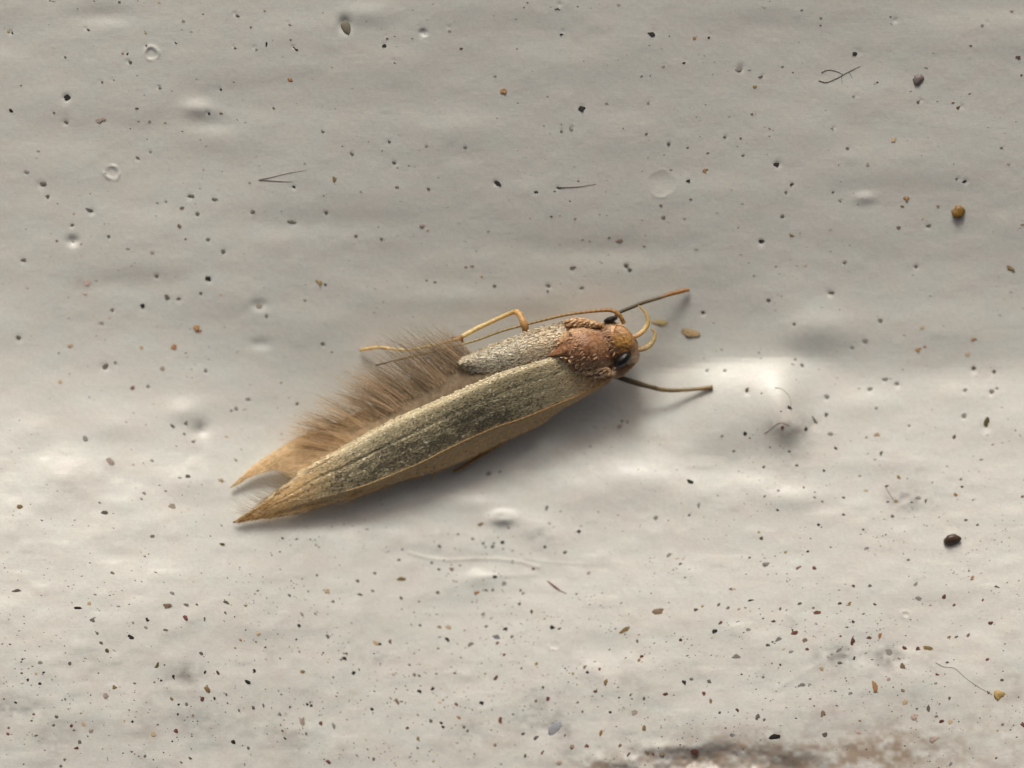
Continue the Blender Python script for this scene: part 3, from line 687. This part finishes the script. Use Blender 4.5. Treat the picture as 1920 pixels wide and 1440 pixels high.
for i in range(nsec):
    x, y, wd_, tp, bt = S2[i]
    for s in range(segs):
        th = 2 * math.pi * s / segs
        ct, st = math.cos(th), math.sin(th)
        qx, qy = x + .413 * wd_ * ct, y + .911 * wd_ * ct
        h = (tp + bt) / 2 + (tp - bt) / 2 * st
        v.append(Ws(qx, qy, h))
        u = i / (nsec - 1)
        if x > 1150:                      # head
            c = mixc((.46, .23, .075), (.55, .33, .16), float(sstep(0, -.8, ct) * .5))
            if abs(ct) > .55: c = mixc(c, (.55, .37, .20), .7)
            if x > 1186: c = mixc(c, (.30, .17, .09), .6)
            if x < 1158: c = mixc(c, (.28, .16, .10), .6)
        elif x > 1139: c = (.24, .125, .065)
        elif x > 1040: c = mixc(mixc((.30, .16, .08), (.27, .135, .065), max(0, ct) * .8), (.58, .39, .22), .7 * float(sstep(.62, .8, abs(ct))))
        else: c = (.34, .25, .14)
        cl.append(c)
for i in range(nsec - 1):
    for s in range(segs):
        f.append((i * segs + s, i * segs + (s + 1) % segs, (i + 1) * segs + (s + 1) % segs, (i + 1) * segs + s))
f.append(tuple(reversed(range(segs)))); f.append(tuple((nsec - 1) * segs + s for s in range(segs)))
bm_ = mesh('body', v, f, True, cl)
bm2 = bmesh.new(); bm2.from_mesh(bm_); bmesh.ops.recalc_face_normals(bm2, faces=bm2.faces); bm2.to_mesh(bm_); bm2.free()
body = part('body', bm_, M_body)

def body_pt(x, ct, lift=.0):
    """point on top of the body at axis position x (px) and across -1..1"""
    k_ = np.argmin(np.abs(S2[:, 0] - x)); X, Y, wd_, tp, bt = S2[k_]
    st = math.sqrt(max(0, 1 - ct * ct))
    return X + .413 * wd_ * ct, Y + .911 * wd_ * ct, (tp + bt) / 2 + (tp - bt) / 2 * st + lift

sm = []
tail_dir = AX
for k in range(330):                                       # ruffled scales on thorax, collar and face
    x = random.choice([random.uniform(1040, 1138)] * 9 + [random.uniform(1138, 1156)] * 3 + [random.uniform(1184, 1191)])
    ct = random.uniform(-.92, .92)
    qx, qy, h = body_pt(x, ct)
    p = Ws(qx, qy, h)
    n = (Vector((.38 * ct, -.84 * ct, math.sqrt(1 - ct * ct) + .2)) + Vector((random.gauss(0, .12), random.gauss(0, .12), 0))).normalized()
    d = (tail_dir + Vector((random.gauss(0, .5), random.gauss(0, .5), 0))).normalized()
    r = random.random()
    base = (.38, .21, .11) if x < 1140 else (.45, .26, .13)
    c = mixc(base, (.56, .38, .23), random.random() ** 2) if r > .4 else shade_(base, .25, .7)
    if x > 1136: c = shade_(base, .4, .9)
    sm.append((p, n, d, random.uniform(.04, .075), random.uniform(.016, .030), random.uniform(.0, .14), c))
o = part('scales', scale_mesh(sm, 'scales'), M_scale2, body); o['kind'] = 'stuff'

def dome(name, outline, h_rim, h_top, col, m_, nring=10, seg=48, tilt=(0, 0), rough=0.0, colf=None):
    P = np.array(spline([(*p, 0) for p in outline + [outline[0]]], seg + 1))[:-1, :2]
    ctr = P.mean(0)
    v, f, c = [], [], []
    for r in range(nring + 1):
        k_ = 1 - r / nring
        for q in P:
            x, y = ctr + (q - ctr) * k_
            h = h_rim + (h_top - h_rim) * math.sqrt(max(0, 1 - k_ ** 2.2)) + tilt[0] * (x - ctr[0]) + tilt[1] * (y - ctr[1])
            h += rough * float(vnoise(x / 6, y / 6, 31)) * (1 - k_)
            v.append(Ws(x, y, h)); c.append(colf(x, y, k_) if colf else col)
    n0 = len(v)
    for q in P:
        v.append(Ws(*(ctr + (q - ctr) * .9), h_rim - .05 + tilt[0] * (q[0] - ctr[0]) + tilt[1] * (q[1] - ctr[1]))); c.append(col)
    for r in range(nring):
        for s in range(seg):
            f.append((r * seg + s, (r + 1) * seg + s, (r + 1) * seg + (s + 1) % seg, r * seg + (s + 1) % seg))
    for s in range(seg):
        f.append((n0 + s, s, (s + 1) % seg, n0 + (s + 1) % seg))
    f.append(tuple(n0 + s for s in reversed(range(seg))))
    me = mesh(name, v, f, True, c)
    b2 = bmesh.new(); b2.from_mesh(me); bmesh.ops.remove_doubles(b2, verts=b2.verts, dist=1e-5); bmesh.ops.recalc_face_normals(b2, faces=b2.faces); b2.to_mesh(me); b2.free()
    return part(name, me, m_)

def dome_scales(o, n, size, cols, dirs, spread=.22):
    me = o.data
    fs = [p for p in me.polygons if p.normal.z > .25]
    ar = np.cumsum([p.area for p in fs])
    out = []
    for _ in range(n):
        p_ = fs[min(len(fs) - 1, int(np.searchsorted(ar, random.random() * ar[-1])))]
        cs = [me.vertices[i].co for i in p_.vertices]
        wts = [random.random() + .01 for _ in cs]; sw = sum(wts)
        p = sum((c * w_ for c, w_ in zip(cs, wts)), Vector()) / sw
        nn = (p_.normal + Vector((random.gauss(0, .12), random.gauss(0, .12), 0))).normalized()
        d = (dirs + Vector((random.gauss(0, spread), random.gauss(0, spread), 0))).normalized()
        out.append((p, nn, d, size * random.uniform(.7, 1.3), size * .5, random.uniform(.0, .16), random.choice(cols)))
    q = part('scales', scale_mesh(out, 'scales'), M_scale2, o); q['kind'] = 'stuff'

tg1 = [(1056, 668), (1082, 671), (1112, 681), (1138, 688), (1148, 698), (1142, 706), (1118, 708), (1090, 700), (1066, 684)]
to = dome('tegula', tg1, .70, .755, (.58, .38, .21), M_body, tilt=(0, -.003), rough=.03)
to['label'] = 'near shoulder flap of ruffled tan scales'
dome_scales(to, 260, .07, [(.72, .50, .30), (.62, .41, .23), (.78, .58, .38), (.40, .23, .11), (.2, .11, .06), (.58, .40, .23)], AX)
tg2 = [(1060, 602), (1074, 595), (1100, 597), (1128, 605), (1134, 614), (1110, 616), (1082, 613), (1064, 612)]
to = dome('tegula', tg2, .60, .70, (.40, .25, .13), M_body, rough=.05)
to['label'] = 'far shoulder flap, narrow and tan'
dome_scales(to, 90, .06, [(.66, .45, .25), (.54, .32, .15), (.72, .52, .32), (.35, .2, .1)], AX)

# crown of the head: smooth orange plates and the face
cr = dome('crown', [(1148, 630), (1154, 612), (1170, 612), (1186, 628), (1192, 648), (1182, 659), (1160, 659), (1149, 648)], .69, .778, (.46, .22, .065), M_body,
          colf=lambda x, y, k_: mixc(mixc((.52, .32, .16), (.54, .29, .085), float(sstep(618, 640, y))), (.34, .17, .06), k_ ** 3))
sc_ = dome('scutellum', [(1024, 670), (1042, 655), (1060, 641), (1082, 634), (1104, 642), (1110, 660), (1100, 674), (1074, 671), (1048, 669)], .77, .85, (.40, .22, .13), M_body,
           tilt=(.0022, 0), rough=.03, colf=lambda x, y, k_: mixc((.33, .165, .08), (.17, .07, .03), k_ ** 4))

def ellipsoid(name, ctr, a, b_, ang, hz, col, m_, parent=None):
    """ctr (px, py, h); semi-axes in px along/across ang (deg, photo up positive); vertical semi-axis mm"""
    bm = bmesh.new(); bmesh.ops.create_uvsphere(bm, u_segments=24, v_segments=16, radius=1)
    ca, sa = math.cos(math.radians(ang)), math.sin(math.radians(ang))
    p0 = Ws(*ctr)
    for q in bm.verts:
        x, y, z = q.co
        X, Y = x * a / PXMM, y * b_ / PXMM
        q.co = p0 + Vector((X * ca - Y * sa, X * sa + Y * ca, z * hz))
    for fc_ in bm.faces: fc_.smooth = True
    me = bpy.data.meshes.new(name); bm.to_mesh(me); bm.free()
    at_ = me.attributes.new('tint', 'FLOAT_COLOR', 'POINT')
    at_.data.foreach_set('color', np.tile(np.array([*col, 1], np.float32), len(me.vertices)))
    return part(name, me, m_, parent)

ellipsoid('eye', (1168, 674, .72), 20, 11.5, 44, .11, (0, 0, 0), M_eye)
ellipsoid('eye', (1145, 599, .55), 14, 5.5, 16, .10, (0, 0, 0), M_eye)

def colfun(stops):
    xs = [s[0] for s in stops]
    return lambda q: tuple(float(np.interp(q, xs, [s[1][k_] for s in stops])) for k_ in range(3))
def mtube(name, ctrl, cols, parent=None, n=40, seg=8, wob=0.0, m_=None, rings=0):
    cf = colfun(cols)
    cf2 = (lambda q: tuple(x * (.72 if math.sin(q * rings * 2 * math.pi) < -.55 else 1.0) for x in cf(q))) if rings else cf
    o = tube(name, ctrl, m_ or M_leg, None, n, seg, Ws, wob, cf2)
    o.parent = parent or moth
    o.matrix_parent_inverse = (parent or moth).matrix_world.inverted()
    return o
TANL = (.6, .4, .15); YEL = (.7, .5, .2); DK = (.09, .075, .045); ORL = (.42, .21, .06)
# cheek rims round the near eye
mtube('eye_rim', [(1194, 652, .50, 5), (1190, 666, .53, 7), (1183, 680, .54, 8), (1172, 691, .56, 8.5), (1158, 700, .60, 9.5), (1144, 702, .64, 7)], [(0, (.42, .24, .10)), (.5, (.50, .32, .17)), (1, (.48, .33, .2))], wob=.25)
# labial palps
mtube('palp', [(1186, 632, .55, 4.5), (1196, 628, .55, 5), (1207, 619, .5, 5), (1214, 607, .46, 4.6), (1214, 594, .44, 3.6), (1207, 582, .42, 2.6), (1197, 573, .40, 1.4)], [(0, (.7, .5, .3)), (.4, (.74, .58, .25)), (1, (.66, .5, .22))])
mtube('palp', [(1184, 654, .5, 5), (1196, 655, .5, 5.6), (1210, 652, .46, 5.6), (1220, 645, .42, 5), (1227, 634, .40, 3.8), (1228, 624, .38, 2.8), (1221, 616, .36, 1.6)], [(0, (.72, .54, .34)), (.4, (.74, .6, .32)), (.8, (.62, .5, .2)), (1, (.6, .4, .2))])
# antennae swept back
a1 = mtube('antenna', [(1170, 606, .70, 4.2), (1162, 592, .70, 4.2), (1150, 583, .68, 4), (1128, 582, .64, 3.2), (1063, 590, .58, 2.8), (992, 607, .52, 2.5), (940, 621, .50, 2.3), (886, 640, .48, 2.2), (796, 663, .52, 2.1), (744, 675, .50, 1.5), (722, 681, .48, 1.4), (704, 685, .46, 1.5)],
           [(0, (.5, .27, .08)), (.25, (.56, .38, .17)), (.5, (.48, .38, .17)), (.85, (.62, .5, .24)), (.93, (.5, .4, .2)), (.955, DK), (1, DK)], n=260, wob=.12, rings=52)
a1['label'] = 'far antenna swept back beside the far wing, with a dark tip'
q3 = spline(R3, 60)
a2c = [(1152, 703, .64, 2.4)] + [(q3[i, 0] + 0, q3[i, 1] + 0, q3[i, 2] + .012, float(np.interp(i, [0, 44], [1.5, .9]))) for i in range(3, 44, 3)]
a2 = mtube('antenna', a2c, [(0, (.5, .3, .12)), (.4, (.52, .32, .13)), (1, (.66, .48, .24))], n=220, wob=.15, rings=44)
a2['label'] = 'near antenna lying along the folded edge of the near wing'
# legs
l = mtube('leg', [(1150, 600, .40, 3), (1160, 587, .38, 3.2), (1180, 578, .33, 3.4), (1205, 568, .27, 3.4), (1235, 559, .2, 3.0)], [(0, DK), (.5, (.12, .10, .05)), (1, (.20, .15, .07))], n=30)
l['label'] = 'far foreleg stretched forward, dark with an orange foot'
mtube('tarsus', [(1235, 559, .2, 3.2), (1258, 551, .15, 3.6), (1275, 547, .10, 4.0), (1284, 544, .07, 3.8), (1292, 544, .05, 3.2)], [(0, (.26, .18, .08)), (.4, ORL), (1, (.50, .28, .10))], l, n=24, wob=.2)
l = mtube('leg', [(1140, 700, .42, 4.5), (1159, 707, .40, 5), (1180, 714, .37, 5.4), (1200, 720, .34, 5.2), (1214, 724, .31, 4.4), (1232, 728, .26, 4.2)], [(0, DK), (.5, (.16, .13, .07)), (1, (.18, .14, .07))], n=30)
l['label'] = 'near foreleg stretched forward, brown'
mtube('tarsus', [(1214, 724, .31, 3.8), (1232, 729, .26, 4), (1257, 732, .20, 4), (1285, 731, .13, 3.6), (1312, 729, .07, 3.6), (1336, 726, .03, 4.2)], [(0, (.24, .18, .09)), (.7, (.33, .23, .10)), (1, (.40, .26, .09))], l, n=36, wob=.15)
l = mtube('leg', [(1006, 652, .22, 6), (990, 630, .40, 7), (984, 612, .52, 7), (978, 596, .48, 6), (969, 585, .40, 5.6), (955, 588, .35, 4.2), (915, 606, .36, 4.4), (890, 618, .38, 4.6), (866, 631, .42, 4.6)], [(0, (.60, .34, .13)), (.35, (.72, .46, .18)), (.5, (.80, .60, .26)), (1, (.86, .72, .38))], n=60, wob=.12)
l['label'] = 'far middle leg bent at the knee and laid back, yellow tan'
mtube('tarsus', [(866, 632, .42, 5.4), (860, 636, .42, 4.4), (848, 638, .43, 3.4), (822, 645, .44, 3.2), (794, 651, .42, 3), (770, 656, .38, 2.8), (744, 655, .30, 2.8), (710, 651, .18, 3.0), (676, 656, .06, 3.4)], [(0, (.52, .28, .1)), (.1, (.62, .44, .17)), (.3, (.88, .78, .44)), (.6, (.84, .68, .36)), (1, (.80, .60, .28))], l, n=50, wob=.2)
for (x0, y0, x1, y1) in [(866, 636, 869, 654), (862, 634, 846, 632)]:
    mtube('spur', [(x0, y0, .42, 2.6), ((x0 + x1) / 2, (y0 + y1) / 2, .40, 2.2), (x1, y1, .38, 1.2)], [(0, ORL), (1, (.40, .22, .08))], l, n=10, seg=6)
l = mtube('leg', [(1000, 790, .25, 4), (940, 830, .20, 4.5), (890, 861, .18, 4), (866, 876, .16, 3.6), (850, 884, .12, 3)], [(0, (.4, .23, .09)), (1, (.40, .25, .10))], n=30)
l['label'] = 'near hind leg showing just below the wing edge'
mtube('spur', [(816, 880, .3, 2.2), (812, 890, .26, 1.8), (811, 901, .2, 1)], [(0, (.5, .38, .16)), (1, (.5, .38, .16))], l, n=10, seg=6)

# ------------------------------------------------------------------ specks on the paint
PAL = {'k': ('black', (.022, .021, .018), None), 'K': ('olive black', (.05, .045, .018), (.16, .12, .04)), 'd': ('dark grey', (.105, .10, .085), (.16, .15, .12)),
       'g': ('grey', (.25, .24, .215), None), 'f': ('pale brown', (.34, .29, .235), None), 'b': ('brown', (.17, .12, .08), (.26, .19, .13)),
       'o': ('orange', (.42, .24, .10), (.30, .16, .07)), 'e': ('pale ochre', (.46, .36, .23), None), 'y': ('ochre', (.30, .23, .08), None),
       'Y': ('dark ochre', (.16, .11, .04), (.30, .22, .09)), 'r': ('red brown', (.22, .09, .06), (.12, .05, .04)), 'R': ('blackish red', (.055, .022, .018), (.16, .06, .04)),
       'p': ('dull pink', (.46, .36, .31), None), 'u': ('bluish grey', (.20, .20, .22), None)}
PM = {c: mat('speck_' + n_.replace(' ', '_'), col, rough=.6, spec=.35, var=.2, scale=30, bump=.4, alt=alt) for c, (n_, col, alt) in PAL.items()}

def grain_mesh(name, seed, sub=2, amp=.8):
    r = random.Random(seed)
    bm = bmesh.new(); bmesh.ops.create_icosphere(bm, subdivisions=sub, radius=1)
    k1 = [Vector((r.gauss(0, 1), r.gauss(0, 1), r.gauss(0, 1))) for _ in range(4)]; ph = [r.uniform(0, 6) for _ in range(4)]
    for q in bm.verts:
        q.co *= 1 + amp * (sum(math.sin(q.co.dot(k_) * 1.7 + p_) for k_, p_ in zip(k1, ph)) / 4 + r.uniform(-.25, .25))
    for fc_ in bm.faces: fc_.smooth = r.random() < .35
    me = bpy.data.meshes.new(name); bm.to_mesh(me); bm.free()
    return me
GM = [grain_mesh('dirt_speck', 100 + i) for i in range(8)]
for g_ in GM: g_.materials.append(PM['d'])

CON = {'k': 1.5, 'K': 1.4, 'R': 1.4, 'r': 1.15, 'o': 1.2, 'd': 1.1, 'b': 1.05, 'Y': 1.1, 'y': 1, 'g': .8, 'f': .6, 'e': .7, 'p': .55, 'u': .9}
specks.sort(key=lambda s: -s[2] * math.sqrt(s[4]) * CON[s[3]])
IND = 296
def zone(x, y):
    hor = 'far left' if x < 320 else 'left' if x < 700 else 'centre' if x < 1180 else 'right' if x < 1560 else 'far right'
    if 480 <= y < 900 and 430 < x < 1340:
        return ' just above the moth' if y < 700 else ' just below the moth'
    if y < 160: return ' by the top edge, ' + hor
    if y < 480: return ' above the moth, ' + hor
    if y < 900: return ' level with the moth, ' + hor
    if y < 1240: return ' below the moth, ' + hor
    return ' by the bottom edge, ' + hor
def describe(s):
    x, y, d, c, a, an = s
    size = 'large' if d * math.sqrt(a) > 16 else 'medium' if d > 11 else 'small'
    shape = 'slender' if a >= 2 else 'oblong' if a >= 1.45 else 'round'
    return f"{size} {shape} {PAL[c][0]} dirt speck", zone(x, y)
from collections import defaultdict
def bin_labels(lst, key):
    bins = defaultdict(list)
    for i in lst: bins[key(i)].append(i)
    return bins
labels = {}
RANK = {1: [''], 2: ['left of two: ', 'right of two: '], 3: ['leftmost of three: ', 'middle of three: ', 'rightmost of three: ']}
ORD = ['leftmost', 'second', 'third', 'fourth', 'fifth', 'sixth', 'seventh', 'eighth', 'ninth', 'tenth', 'eleventh', 'twelfth', 'thirteenth', 'fourteenth', 'fifteenth', 'sixteenth', 'seventeenth', 'eighteenth']
for (what, where_), idx in bin_labels(range(IND), lambda i: describe(specks[i])).items():
    idx.sort(key=lambda i: specks[i][0])
    n_ = len(idx)
    ws = RANK.get(n_) or [o_ + (' from left: ' if k_ else ' of several: ') for k_, o_ in enumerate(ORD[:n_ - 1])] + ['rightmost of several: ']
    for k_, i in enumerate(idx):
        labels[i] = ws[k_] + what + where_

def put(o, s, sink=.25):
    x, y, d, c, a, an = s
    r = d / 2 / PXMM * (.78 if y < 900 else .70)
    flat = .14 if c in 'kKRrYo' else .07
    sa = math.sqrt(a)
    o.scale = (r * sa, r / sa, r * flat)
    o.rotation_euler = (random.uniform(-.15, .15), random.uniform(-.15, .15), math.radians(an))
    dep = 0
    for (qx, qy, qr, dp) in PITS:
        if abs(qx - x) < 2 * qr and abs(qy - y) < 2 * qr:
            dep += dp * math.exp(-1.3 * ((x - qx) ** 2 + (y - qy) ** 2) / qr ** 2)
    p = W(x, y, -dep / PXMM)
    o.location = p - Vector((0, 0, r * flat * sink * 1.4))

stuff_v, stuff_f, stuff_m = [], [], []
def add_stuff(s):
    """append one tiny grain to the joined mesh"""
    x, y, d, c, a, an = s
    r = d / 2 / PXMM * .9; flat = .07; sa = math.sqrt(a)
    p = W(x, y, 0); k0 = len(stuff_v); n = 6
    ca, si = math.cos(math.radians(an)), math.sin(math.radians(an))
    for ring, (rr, hz) in enumerate([(1, -.2), (.75, .6)]):
        for q in range(n):
            th = 2 * math.pi * q / n; j_ = random.uniform(.75, 1.2)
            X, Y = math.cos(th) * r * sa * rr * j_, math.sin(th) * r / sa * rr * j_
            stuff_v.append(p + Vector((X * ca - Y * si, X * si + Y * ca, r * flat * hz)))
    stuff_v.append(p + Vector((0, 0, r * flat)))
    for q in range(n):
        stuff_f.append((k0 + q, k0 + (q + 1) % n, k0 + n + (q + 1) % n, k0 + n + q)); stuff_f.append((k0 + n + q, k0 + n + (q + 1) % n, k0 + 2 * n))
        stuff_m.extend([c, c])

for i, s in enumerate(specks):
    if i < IND:
        o = bpy.data.objects.new('dirt_speck', GM[i % len(GM)])
        C.objects.link(o)
        o.material_slots[0].link = 'OBJECT'; o.material_slots[0].material = PM[s[3]]
        put(o, s)
        tag(o, labels[i], 'speck', 'dirt specks stuck to the white paint')
    else:
        add_stuff(s)
rr = random.Random(5)
def dens(x, y):
    return float(np.interp(y, [0, 700, 950, 1050, 1150, 1250, 1440], [.10, .12, .22, .45, .8, 1, .8])) * (1.0 if x > 900 else .8) * (0.2 + 2.6 * max(0, float(vnoise(x / 80, y / 50, 41)) + .22))
cnt = 0
while cnt < 3800:
    x, y = rr.uniform(-80, 2000), rr.uniform(-80, 1520)
    if rr.random() > dens(x, min(1440, max(0, y))): continue
    cnt += 1
    c = rr.choice('dddddkkggggbbbrRrffeeyu' if y > 950 else 'dddgggggffffebp')
    add_stuff([x, y, rr.uniform(1.4, 4.4) if rr.random() < .93 else rr.uniform(5, 7.5), c, rr.uniform(1, 2.2), rr.uniform(-40, 40)])
me = mesh('fine_grit', stuff_v, stuff_f, True)
keys = list(PAL)
for c in keys: me.materials.append(PM[c])
me.polygons.foreach_set('material_index', [keys.index(c) for c in stuff_m])
fg = link('fine_grit', me, None)
fg['kind'] = 'stuff'
tag(fg, 'fine scattered grit too small to count, stuck in the white paint', 'grit', None, 'stuff')

# larger bits that have a look of their own ------------------------------------------
def grain(name, x, y, d, a, an, m_, label, cat, flat=.7, seed=0, sink=.2, amp=.3):
    me_ = grain_mesh(name, seed, 3, amp)
    for fc_ in me_.polygons: fc_.use_smooth = True
    o = link(name, me_, m_)
    r = d / 2 / PXMM; sa = math.sqrt(a)
    o.scale = (r * sa, r / sa, r * flat); o.rotation_euler = (0, 0, math.radians(an))
    o.location = W(x, y, r * flat * (.7 - sink))
    return tag(o, label, cat)
grain('amber_grain', 1797, 396, 25, 1.1, 10, mat('amber', (.36, .20, .03), .35, .5, alt=(.03, .022, .01), scale=16), 'round amber and black grain on the right of the upper paint', 'grain', seed=1, flat=.5, amp=.45)
grain('seed_grain', 1786, 1011, 26, 1.7, 8, mat('seed_brown', (.09, .055, .03), .4, .5, var=.4, scale=14, alt=(.03, .02, .014)), 'largest dark brown seed-shaped grain on the right below the moth', 'grain', seed=2, flat=.8)
grain('paint_chip', 650, 52, 24, 1.5, -70, mat('chip_olive', (.17, .155, .11), .6, .3, var=.3, scale=24), 'grey olive angular chip set in the paint near the top edge', 'chip', seed=3, flat=.35, sink=.5)
grain('grey_bead', 1722, 149, 18, 1.05, 0, mat('bead_grey', (.15, .125, .115), .5, .4, var=.35, scale=22), 'round grey brown bead in a small pit near the upper right', 'grain', seed=4, flat=.4, amp=.6, sink=.5)
grain('yellow_grain', 1872, 1303, 19, 1.1, 20, mat('grain_yellow', (.42, .30, .12), .5, .4, var=.4, scale=22), 'yellow ochre crumb at the end of a thread, lower right', 'grain', seed=5, flat=.3, amp=.6, sink=.5)
grain('wing_flake', 1237, 602, 19, 2.0, 0, mat('flake_olive', (.42, .35, .17), .6, .3, var=.25, scale=30), 'olive yellow flake beside the curled palp of the moth', 'flake', flat=.08, sink=.75, seed=6, amp=.7)
grain('wing_flake', 1291, 619, 26, 1.5, -15, mat('flake_tan', (.40, .29, .15), .6, .3, var=.35, scale=30), 'tan flake to the right of the moth between its forelegs', 'flake', flat=.06, sink=.75, seed=8, amp=.8)
grain('blue_crumb', 1047, 1362, 26, 1.4, 30, mat('crumb_blue', (.30, .31, .33), .6, .3, var=.35, scale=24), 'bluish grey crumb smeared into the paint near the bottom', 'crumb', seed=10, flat=.1, amp=.8)
M_thr = mat('thread_dark', (.17, .15, .13), .6, .3)
M_thb = mat('thread_brown', (.20, .11, .07), .6, .3)
M_thg = mat('thread_grey', (.36, .345, .31), .6, .3)
def thread(name, polys, m_, label, cat='thread'):
    v, f = [], []
    for ctrl in polys:
        n = max(12, len(ctrl) * 7)
        q = spline([(a, b_, r) for (a, b_, r) in ctrl], n)
        a, b_ = tube_data([W(z[0], z[1], .4 * z[2] / PXMM) for z in q], [.62 * z[2] / PXMM for z in q], 6)
        k0 = len(v); v += a; f += [tuple(k0 + j for j in fc_) for fc_ in b_]
    return tag(link(name, mesh(name, v, f), m_), label, cat)
thread('fibre', [[(485, 337, 1.8), (500, 338, 1.4), (525, 340, 1.1), (548, 341, .6)], [(485, 337, 1.4), (510, 332, 1), (540, 325, .7), (575, 319, .4)]], M_thr, 'dark forked V-shaped fibre on the upper left paint')
thread('fibre', [[(1535, 151, 1.5), (1550, 154, 1.2), (1570, 146, 1.2), (1590, 135, 1), (1613, 124, .6)], [(1540, 136, 1.3), (1552, 131, 1), (1566, 133, 1), (1580, 139, .8)],
                 [(1578, 142, .7), (1579, 158, .5)], [(1592, 135, .8), (1598, 146, .5)]], M_thr, 'thin branching curled fibre near the upper right')
thread('fibre', [[(1046, 351, 2.2), (1060, 351, 1.4), (1085, 350, 1), (1118, 345, .5)]], M_thr, 'dark straight fibre with a thick head above the far antenna')
thread('fibre', [[(1026, 1089, 1.6), (1034, 1095, 2.4), (1042, 1101, 3), (1050, 1107, 1.6), (1062, 1113, .9)]], M_thb, 'red brown fibre with a thin tail below the moth')
thread('fibre', [[(1754, 1242, 1.2), (1770, 1250, .9), (1790, 1253, .9), (1812, 1272, .9), (1835, 1288, .9), (1860, 1302, .8)]], M_thg, 'long pale thread running to a yellow crumb at lower right')
thread('fibre', [[(1453, 727, 1.3), (1465, 729, .7), (1476, 738, .7), (1482, 750, .6), (1483, 764, .5)]], M_thr, 'hooked dark hair on the paint lump right of the moth')
thread('fibre', [[(1433, 813, .9), (1444, 806, .7), (1456, 796, .9), (1466, 793, .7), (1480, 798, .6)]], M_thb, 'wavy brown hair on the shaded side of the paint lump')
thread('fibre', [[(1482, 1234, .8), (1500, 1216, 1), (1650, 1214, .8), (1672, 1225, 1.2)]], M_thg, 'faint grey thread lying across the lower right paint') if False else None
thread('fibre', [[(1660, 912, .8), (1668, 926, .8), (1676, 938, .7)]], M_thr, 'short fine hair hanging from a black speck on the right')
